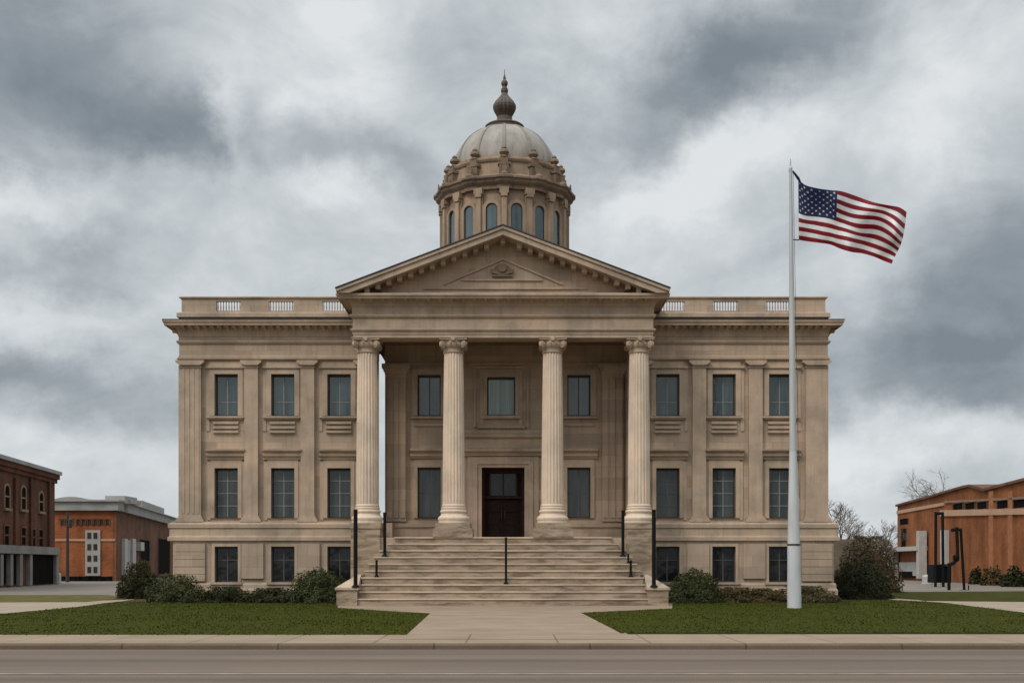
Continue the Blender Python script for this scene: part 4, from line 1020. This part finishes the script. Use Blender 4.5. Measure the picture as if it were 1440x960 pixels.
for r in range(4):
    for c in (0, 1):
        p = 123.6 + c * 8.6; y = 748.5 + r * 16; one(lambda b: W2.pbox(b, p, p + 5.4, y, y + 8.5, -.1, .17), 'window', M['pane_dim'], B2)
for p in (86, 97, 108, 115.5, 124, 132, 140.5, 149): bwindow(W2, p, p + 4.6, 730, 738, B2, False, 'brick_brown', 'pane_dim', sill=False, tw=.08)
one(lambda b: W2.pbox(b, 78, 162, 757.2, 760.4, -.1, .08), 'brick_band', M['tan'], B2)
one(lambda b: W2.pbox(b, 78, 158, 810, 817.5, -.1, .10), 'dark_plinth', M['pane_dark'], B2)
for p0, p1 in ((171, 175.5), (182.5, 187)): one(lambda b: W3.pbox(b, p0, p1, 757, 808, -.1, .3), 'white_pier', M['white'], B2)
one(lambda b: W3.pbox(b, 176, 182, 759, 806, -.1, .1), 'entrance', M['offwhite'], B2)
one(lambda b: W3.pbox(b, 191, 196, 762, 774, 0, .5), 'hanging_sign', M['white'], B2)
for p0, p1, y0, y1 in ((196.5, 209.5, 759, 788), (222, 238, 758, 806)): bwindow(W3, p0, p1, y0, y1, B2, False, 'brick_brown', tw=.1)
one(lambda b: W3.pbox(b, 167, 240, 722.5, 727, -.1, .25), 'brick_band', M['tan'], B2)
# utility pole and small bollards
def upole(pxx, ytop, d):
    x = X(pxx, d); t = empty('utility_pole', (x, d, 0), 'thin dark utility pole in front of the low orange brick building', 'utility pole')
    one(lambda b: b.lathe(x, d, [(.16, -.05), (.14, 2), (.10, Z(ytop, d))], 10), 'shaft', M['inner'], t)
    one(lambda b: (b.box(x - .7, x + .7, d - .2, d - .1, Z(ytop, d) - .7, Z(ytop, d) - .58), b.lathe(x + .25, d - .1, [(.16, Z(ytop + 22, d)), (.18, Z(ytop + 20, d)), (.18, Z(ytop + 10, d)), (.1, Z(ytop + 9, d))], 8)), 'crossarm', M['inner'], t)
upole(95, 720, 104)
def bollard(pxx, d, h, r, label, group=None):
    x = X(pxx, d); t = empty('bollard', (x, d, 0), label, 'bollard', group)
    one(lambda b: b.lathe(x, d, [(r, -.03), (r, h * .8), (r * .8, h * .93), (r * .3, h)], 12), 'post', M['white'], t)
    one(lambda b: b.lathe(x, d, [(r * 1.3, -.03), (r * 1.3, .06), (r, .08)], 12), 'foot', M['offwhite'], t)
bollard(81, 98, .85, .28, 'white bollard between the two brick buildings on the left')
bollard(1304.5, 92, .75, .42, 'left white bollard in front of the orange brick building on the right', 'white bollards by the orange building')
bollard(1315, 92, .75, .42, 'right white bollard, next to the tall black frame', 'white bollards by the orange building')
# long orange brick building on the right
A4, dr = Vector((X(1262, 122), 122.0)), Vector((-2.86, -37.0))
W4 = Wall(A4, A4 + dr * 1.6)
B4 = empty('brick_building', (42, 95, 0), 'long bright orange brick building with pale bands at the right edge of the photo', 'building')
prof4 = [(1262, 712), (1282, 706.5), (1300, 702), (1322, 696), (1345, 689), (1358, 685.5), (1366, 684.3), (1374, 686.5), (1386, 690.2), (1400, 686.5), (1420, 681.5), (1440, 676.5), (1500, 661), (1600, 640)]
pts4 = [(W4.at(p), Z(y, W4.dep(p))) for p, y in prof4]
one(lambda b: W4.prism(b, [(0, -.1), (W4.at(1600), -.1)] + pts4[::-1], -18, 0), 'wall', M['brick_orange'], B4)
def rf4(b):
    for (t0, z0), (t1, z1) in zip(pts4[:-1], pts4[1:]): W4.prism(b, [(t0, z0 + .002), (t1, z1 + .002), (t1, z1 + .2), (t0, z0 + .2)], -18.2, .22)
one(rf4, 'roof_edge', M['brick_brown'], B4)
def strip4(b, p0, p1, ya, yb, th, o):
    n = 8
    for i in range(n):
        q0, q1 = p0 + (p1 - p0) * i / n, p0 + (p1 - p0) * (i + 1) / n
        za, zb2 = Z(ya + (yb - ya) * i / n, W4.dep(q0)), Z(ya + (yb - ya) * (i + 1) / n, W4.dep(q1))
        h0, h1 = th * W4.dep(q0) / F, th * W4.dep(q1) / F
        W4.prism(b, [(W4.at(q0), za - h0), (W4.at(q1), zb2 - h1), (W4.at(q1), zb2), (W4.at(q0), za)], -.1, o)
one(lambda b: strip4(b, 1262, 1328, 718, 706, 4.5, .10), 'brick_band', M['tan'], B4)
one(lambda b: strip4(b, 1324, 1600, 717, 711, 8.5, .16), 'brick_band', M['tan'], B4)
one(lambda b: strip4(b, 1330, 1600, 704, 690, 3.0, .12), 'brick_band', M['tan_dim'], B4)
for p0, p1, y0, y1 in ((1341, 1355, 707.5, 716), (1358, 1372, 706.5, 715.5), (1375, 1389, 705.5, 715), (1403, 1419, 703.5, 714), (1426, 1444, 702, 713)): bwindow(W4, p0, p1, y0, y1, B4, False, 'brick_brown', sill=False, tw=.12)
for p in (1395.5, 1422.5): one(lambda b: W4.pbox(b, p - 3, p + 3, 690, 815, -.1, .12), 'pier', M['pier_brick'], B4)
for p0, p1, y0, y1 in ((1268, 1275, 743, 768), (1292, 1295, 748, 760)): bwindow(W4, p0, p1, y0, y1, B4, False, 'brick_brown', tw=.1)
bwindow(W4, 1266.5, 1278, 729, 737, B4, False, 'brick_brown', sill=False, tw=.06)
one(lambda b: W4.pbox(b, 1263, 1305, 768.5, 774.5, -.1, 1.0), 'canopy', M['white'], B4)
for p in (1263.5, 1303.8): one(lambda b: W4.pbox(b, p - 1.2, p + 2.6, 775 if p < 1280 else 746, 813, .2, .9), 'canopy_post', M['white'], B4)
for p in (1328.5, 1333): one(lambda b: W4.pbox(b, p - 1.6, p + 1.6, 745, 795, -.1, .3), 'white_pier', M['white'], B4)
one(lambda b: W4.pbox(b, 1268, 1300, 790, 809, -.05, .25), 'grey_panel', M['offwhite'], B4)
one(lambda b: W4.pbox(b, 1268, 1287, 803, 811, .0, .30), 'dark_opening', M['pane_dark'], B4)
# black steel frames on the paved lot
def bars(b, pts, d, r, seg=8):
    for p, q in zip(pts[:-1], pts[1:]): b.tube((X(p[0], d), d, Z(p[1], d)), (X(q[0], d), d, Z(q[1], d)), r, r, seg)
    for p in pts:
        c = (X(p[0], d), d, Z(p[1], d)); b.tube((c[0], c[1], c[2] - r), (c[0], c[1], c[2] + r), r * .95, r * .95, seg)
dA = 82.0
tA = empty('steel_frame', (X(1320, dA), dA, 0), 'taller black steel frame shaped like a narrow arch beside a dark box', 'steel frame', 'black steel frames on the lot')
one(lambda b: bars(b, [(1315.5, 824), (1316, 721.5), (1325.5, 721.5), (1326.5, 824)], dA, .10), 'arch', M['black'], tA)
one(lambda b: b.box(X(1315, dA), X(1340, dA), dA + .3, dA + 1.5, Z(819, dA), Z(793.5, dA)), 'box', M['black'], tA)
one(lambda b: b.box(X(1327, dA), X(1342, dA), dA + .1, dA + 1.4, Z(795.5, dA), Z(792.5, dA)), 'lid', M['dark_edge'], tA)
dB = 72.0
tB = empty('steel_frame', (X(1350, dB), dB, 0), 'shorter black steel frame with one leaning leg, right of the tall arch', 'steel frame', 'black steel frames on the lot')
one(lambda b: bars(b, [(1339.5, 745), (1345.5, 743), (1347, 786), (1341, 791), (1334.5, 793.5), (1334.5, 829)], dB, .10), 'bent_bar', M['black'], tB)
one(lambda b: bars(b, [(1347, 744), (1351, 744.5), (1356, 829.5)], dB, .085), 'leaning_leg', M['black'], tB)
one(lambda b: b.lathe(X(1343.5, dB), dB, [(.05, Z(789, dB)), (.15, Z(786, dB)), (.16, Z(781, dB)), (.06, Z(779, dB))], 10), 'knob', M['black'], tB)
one(lambda b: bars(b, [(1350, 829.5), (1362, 829.5), (1362, 823.5)], dB + .1, .04), 'foot', M['black'], tB)

# ------------------------------------------------------------------ shrubs, hedges, trees
def leaves(b, c, rad, n, size, rng, flat=0.0, lump=.2, seed=0.0, bottom=-.6, squash=1.0):
    """leaf faces scattered through a lumpy mound; c = centre on the ground, rad = half sizes"""
    cx, cy = c; rx, ry, h = rad
    k = 0
    while k < n:
        v = Vector((rng.gauss(0, 1), rng.gauss(0, 1), rng.gauss(0, 1))).normalized()
        if v.z < -.15: v.z = -v.z * rng.random()
        lm = 1 + lump * 2 * mnoise.noise(v * 2.3 + Vector((seed, 0, 0))) + lump * mnoise.noise(v * 6.1 + Vector((0, seed, 0)))
        den = mnoise.noise(v * 5.0 + Vector((seed * 2, 3, 1)))
        if den < -.25 and rng.random() < .6: continue
        f = lm * (1 - .42 * rng.random() ** 2.2)
        p = Vector((cx + v.x * rx * f, cy + v.y * ry * f, max(.03, v.z * f * h)))
        if flat: p.z = min(p.z, h * (.96 + .05 * mnoise.noise(Vector((p.x * 2, p.y * 2, seed)))))
        s = size * rng.uniform(.6, 1.35)
        nrm = (v * .7 + Vector((rng.gauss(0, .6), rng.gauss(0, .6), rng.gauss(.25, .6)))).normalized()
        a = nrm.orthogonal().normalized(); bb = nrm.cross(a); t = rng.random() * 6.28
        a, bb = a * cos(t) + bb * sin(t), bb * cos(t) - a * sin(t)
        b.add([p - a * s, p - bb * s * .45, p + a * s, p + bb * s * .45], [(0, 1, 2, 3)]); k += 1
def core(b, c, rad, seed, f=.72):
    cx, cy = c; rx, ry, h = rad; n, m = 20, 9; o = len(b.v)
    for j in range(m):
        t = j / (m - 1) * pi / 2
        for i in range(n):
            a = 2 * pi * i / n; v = Vector((cos(a) * cos(t), sin(a) * cos(t), sin(t))); q = f * (1 + .35 * mnoise.noise(v * 2.3 + Vector((seed, 0, 0))))
            b.v.append((cx + v.x * rx * q, cy + v.y * ry * q, v.z * h * q))
    for j in range(m - 1):
        for i in range(n): b.f.append([o + j * n + i, o + j * n + (i + 1) % n, o + (j + 1) * n + (i + 1) % n, o + (j + 1) * n + i]); b.m.append(0)
def shrub(p0, p1, ytop, d, label, mat='leaf', name='shrub', n=5200, size=.046, dep=None, group='shrubs along the courthouse base', flat=0.0, lump=.13, cat='shrub'):
    x0, x1 = X(p0, d), X(p1, d); cx = (x0 + x1) / 2; rx = (x1 - x0) / 2; h = Z(ytop, d); sd = cx * 1.7 + d
    rng = random.Random(int(abs(p0) * 7 + d)); t = empty(name, (cx, d, 0), label, cat, group)
    n = int(n * 2.8) if d < 60 else n
    b = MB(); leaves(b, (cx, d), (rx, dep or rx * .85, h), n, size, rng, flat, lump, sd); core(b, (cx, d), (rx, dep or rx * .85, h), sd)
    b.build('foliage', M[mat], t)
    s = MB()
    for k in range(7):
        a = rng.random() * 6.28; s.tube((cx + .1 * cos(a), d + .1 * sin(a), -.03), (cx + rx * .5 * cos(a), d + rx * .4 * sin(a), h * .7), .035, .012, 5)
    s.build('stem', M['bark'], t)
shrub(166, 227, 791, 54.5, 'round dark shrub left of the courthouse corner, before the brown brick wall', 'leaf_dark', n=5200)
shrub(204, 291, 809, 48.2, 'wide grey-green shrub at the left corner of the courthouse', 'leaf', n=5200)
shrub(283, 352, 824, 48.3, 'low shrub under the leftmost basement window', 'leaf_dark', n=3600, lump=.28, flat=1)
shrub(346, 412, 826, 48.3, 'low dark shrub under the second basement window from the left', 'leaf_dark', n=3600, lump=.28, flat=1)
shrub(407, 494, 801.5, 47.7, 'bushy green shrub left of the front steps, below the third basement window', 'leaf', n=6400)
shrub(940, 1015, 803, 47.7, 'bushy green shrub right of the front steps', 'leaf', n=6200)
shrub(1004, 1062, 825, 48.3, 'low brown shrub just right of the bushy green one', 'leaf_brown', n=3600, lump=.28, flat=1)
shrub(1052, 1110, 827, 48.3, 'low brown shrub just left of the flagpole', 'leaf_brown', n=3600, lump=.28, flat=1)
shrub(1104, 1176, 823, 48.3, 'low brown shrub right of the flagpole at the courthouse corner', 'leaf_brown', n=3600, lump=.28, flat=1)
shrub(1166, 1252, 789, 54.0, 'dark green shrub beside the right corner of the courthouse', 'leaf_dark', n=7500)
shrub(1176, 1262, 752, 66.0, 'tall brownish hedge behind the dark green shrub on the right', 'leaf_hedge', 'hedge', n=26000, size=.07, dep=2.2, group=None, flat=1, lump=.12, cat='hedge')
GS = 'low shrubs before the orange building'
shrub(1363, 1382, 798, W4.dep(1382) - 1.6, 'low dark shrub before the orange building, closest to the steel frames', 'leaf_dark', n=900, size=.14, group=GS)
shrub(1380, 1411, 796, W4.dep(1411) - 1.6, 'low brown shrub in the middle of the row before the orange building', 'leaf_brown', n=1200, size=.14, group=GS)
shrub(1408, 1446, 797, W4.dep(1446) - 1.6, 'low shrub at the right end of the row before the orange building', 'leaf_dark', n=1200, size=.14, group=GS)
shrub(1298, 1316, 806, 108, 'small dark shrub behind the white bollards', 'leaf_dark', n=700, size=.14, group=GS)
def bare_tree(pxx, ytop, d, label, seed, spread=1.0, n0=5, depth=7):
    rng = random.Random(seed); x = X(pxx, d); h = Z(ytop, d); t = empty('bare_tree', (x, d, 0), label, 'tree', 'leafless trees on the right')
    tr, cr = MB(), MB()
    def grow(b, p, dr_, ln, r, lv):
        q = p + dr_ * ln * .5 + Vector((rng.gauss(0, .05), rng.gauss(0, .05), 0)) * ln; e = q + (dr_ + Vector((rng.gauss(0, .12), rng.gauss(0, .12), .05))).normalized() * ln * .5
        b.tube(p, q, r, r * .85, 6 if lv < 3 else 4); b.tube(q, e, r * .85, r * .65, 6 if lv < 3 else 4)
        if lv >= depth: return
        for k in range(rng.choice((2, 3, 3))):
            nd = (dr_ + Vector((rng.gauss(0, .5 * spread), rng.gauss(0, .5 * spread), rng.gauss(.05, .25)))).normalized(); nd.z = max(nd.z, -.1)
            grow(cr, q if (k == 0 and lv > 0) else e, nd, ln * rng.uniform(.62, .84), max(r * .6, .010), lv + 1)
    grow(tr, Vector((x, d, -.1)), Vector((rng.gauss(0, .04), 0, 1)).normalized(), h * .30, h * .022, 0)
    zmax = max(v[2] for v in cr.v); k = h / zmax                  # bring the crown to its true height
    ox = (max(v[0] for v in cr.v) + min(v[0] for v in cr.v)) / 2 - x
    for b in (tr, cr): b.v = [(x + (vx - x - ox) * k, d + (vy - d) * k, vz * k) for vx, vy, vz in b.v]
    tr.build('trunk', M['twig'], t); cr.build('crown', M['twig'], t)
bare_tree(1328, 652, 150, 'tallest bare tree rising behind the roof of the orange brick building', 5, 1.35)
bare_tree(1182, 700, 92, 'bare tree just right of the courthouse corner, behind the hedge', 8, .9)
bare_tree(1250, 729, 104, 'bare tree between the hedge and the orange brick building', 12, 1.0)
bare_tree(1200, 728, 118, 'small bare tree behind the tall brownish hedge', 21, 1.0)
# low stone wall behind the hedge
b = MB(); b.box(X(1168, 70), X(1228, 70), 70, 70.5, -.1, Z(757.5, 70)); o = b.build('stone_wall', M['rubble']); tag(o, 'low brown stone wall behind the hedge right of the courthouse', 'wall')

# ------------------------------------------------------------------ grass blades on the lawns
def inside(p, poly):
    x, y = p; c = False
    for i in range(len(poly)):
        (x0, y0), (x1, y1) = poly[i], poly[i - 1]
        if (y0 > y) != (y1 > y) and x < (x1 - x0) * (y - y0) / (y1 - y0) + x0: c = not c
    return c
def grass():
    rng = random.Random(5); v = []; f = []
    for poly in (lawnL, lawnR):
        xs = [p[0] for p in poly]; ys = [p[1] for p in poly]; k = 0
        x0, x1 = max(min(xs), -27), min(max(xs), 27)
        while k < 24000:
            y = min(ys) + (max(ys) - min(ys)) * rng.random() ** 1.25; x = rng.uniform(x0, x1)
            if not inside((x, y), poly): continue
            if y < min(ys) + .35 and rng.random() < .5: y -= rng.random() ** 2 * .3
            nz = mnoise.noise(Vector((x * .7, y * .4, 0)))
            hgt = .032 * rng.uniform(.6, 1.5) * (1 + .5 * nz); a = rng.random() * 6.28; w_ = .012 * (1 + y / 40); lx, ly = rng.gauss(0, .025), rng.gauss(0, .025)
            o = len(v); dx, dy = cos(a) * w_, sin(a) * w_
            v += [(x - dx, y - dy, .005), (x + dx, y + dy, .005), (x + lx, y + ly, hgt)]; f.append((o, o + 1, o + 2)); k += 1
    me = bpy.data.meshes.new('grass'); me.from_pydata(v, [], f); me.materials.append(M['grass'])
    o = bpy.data.objects.new('grass', me); COL.objects.link(o); tag(o, 'short dark green mown grass on both front lawns', 'grass', kind='stuff')
grass()
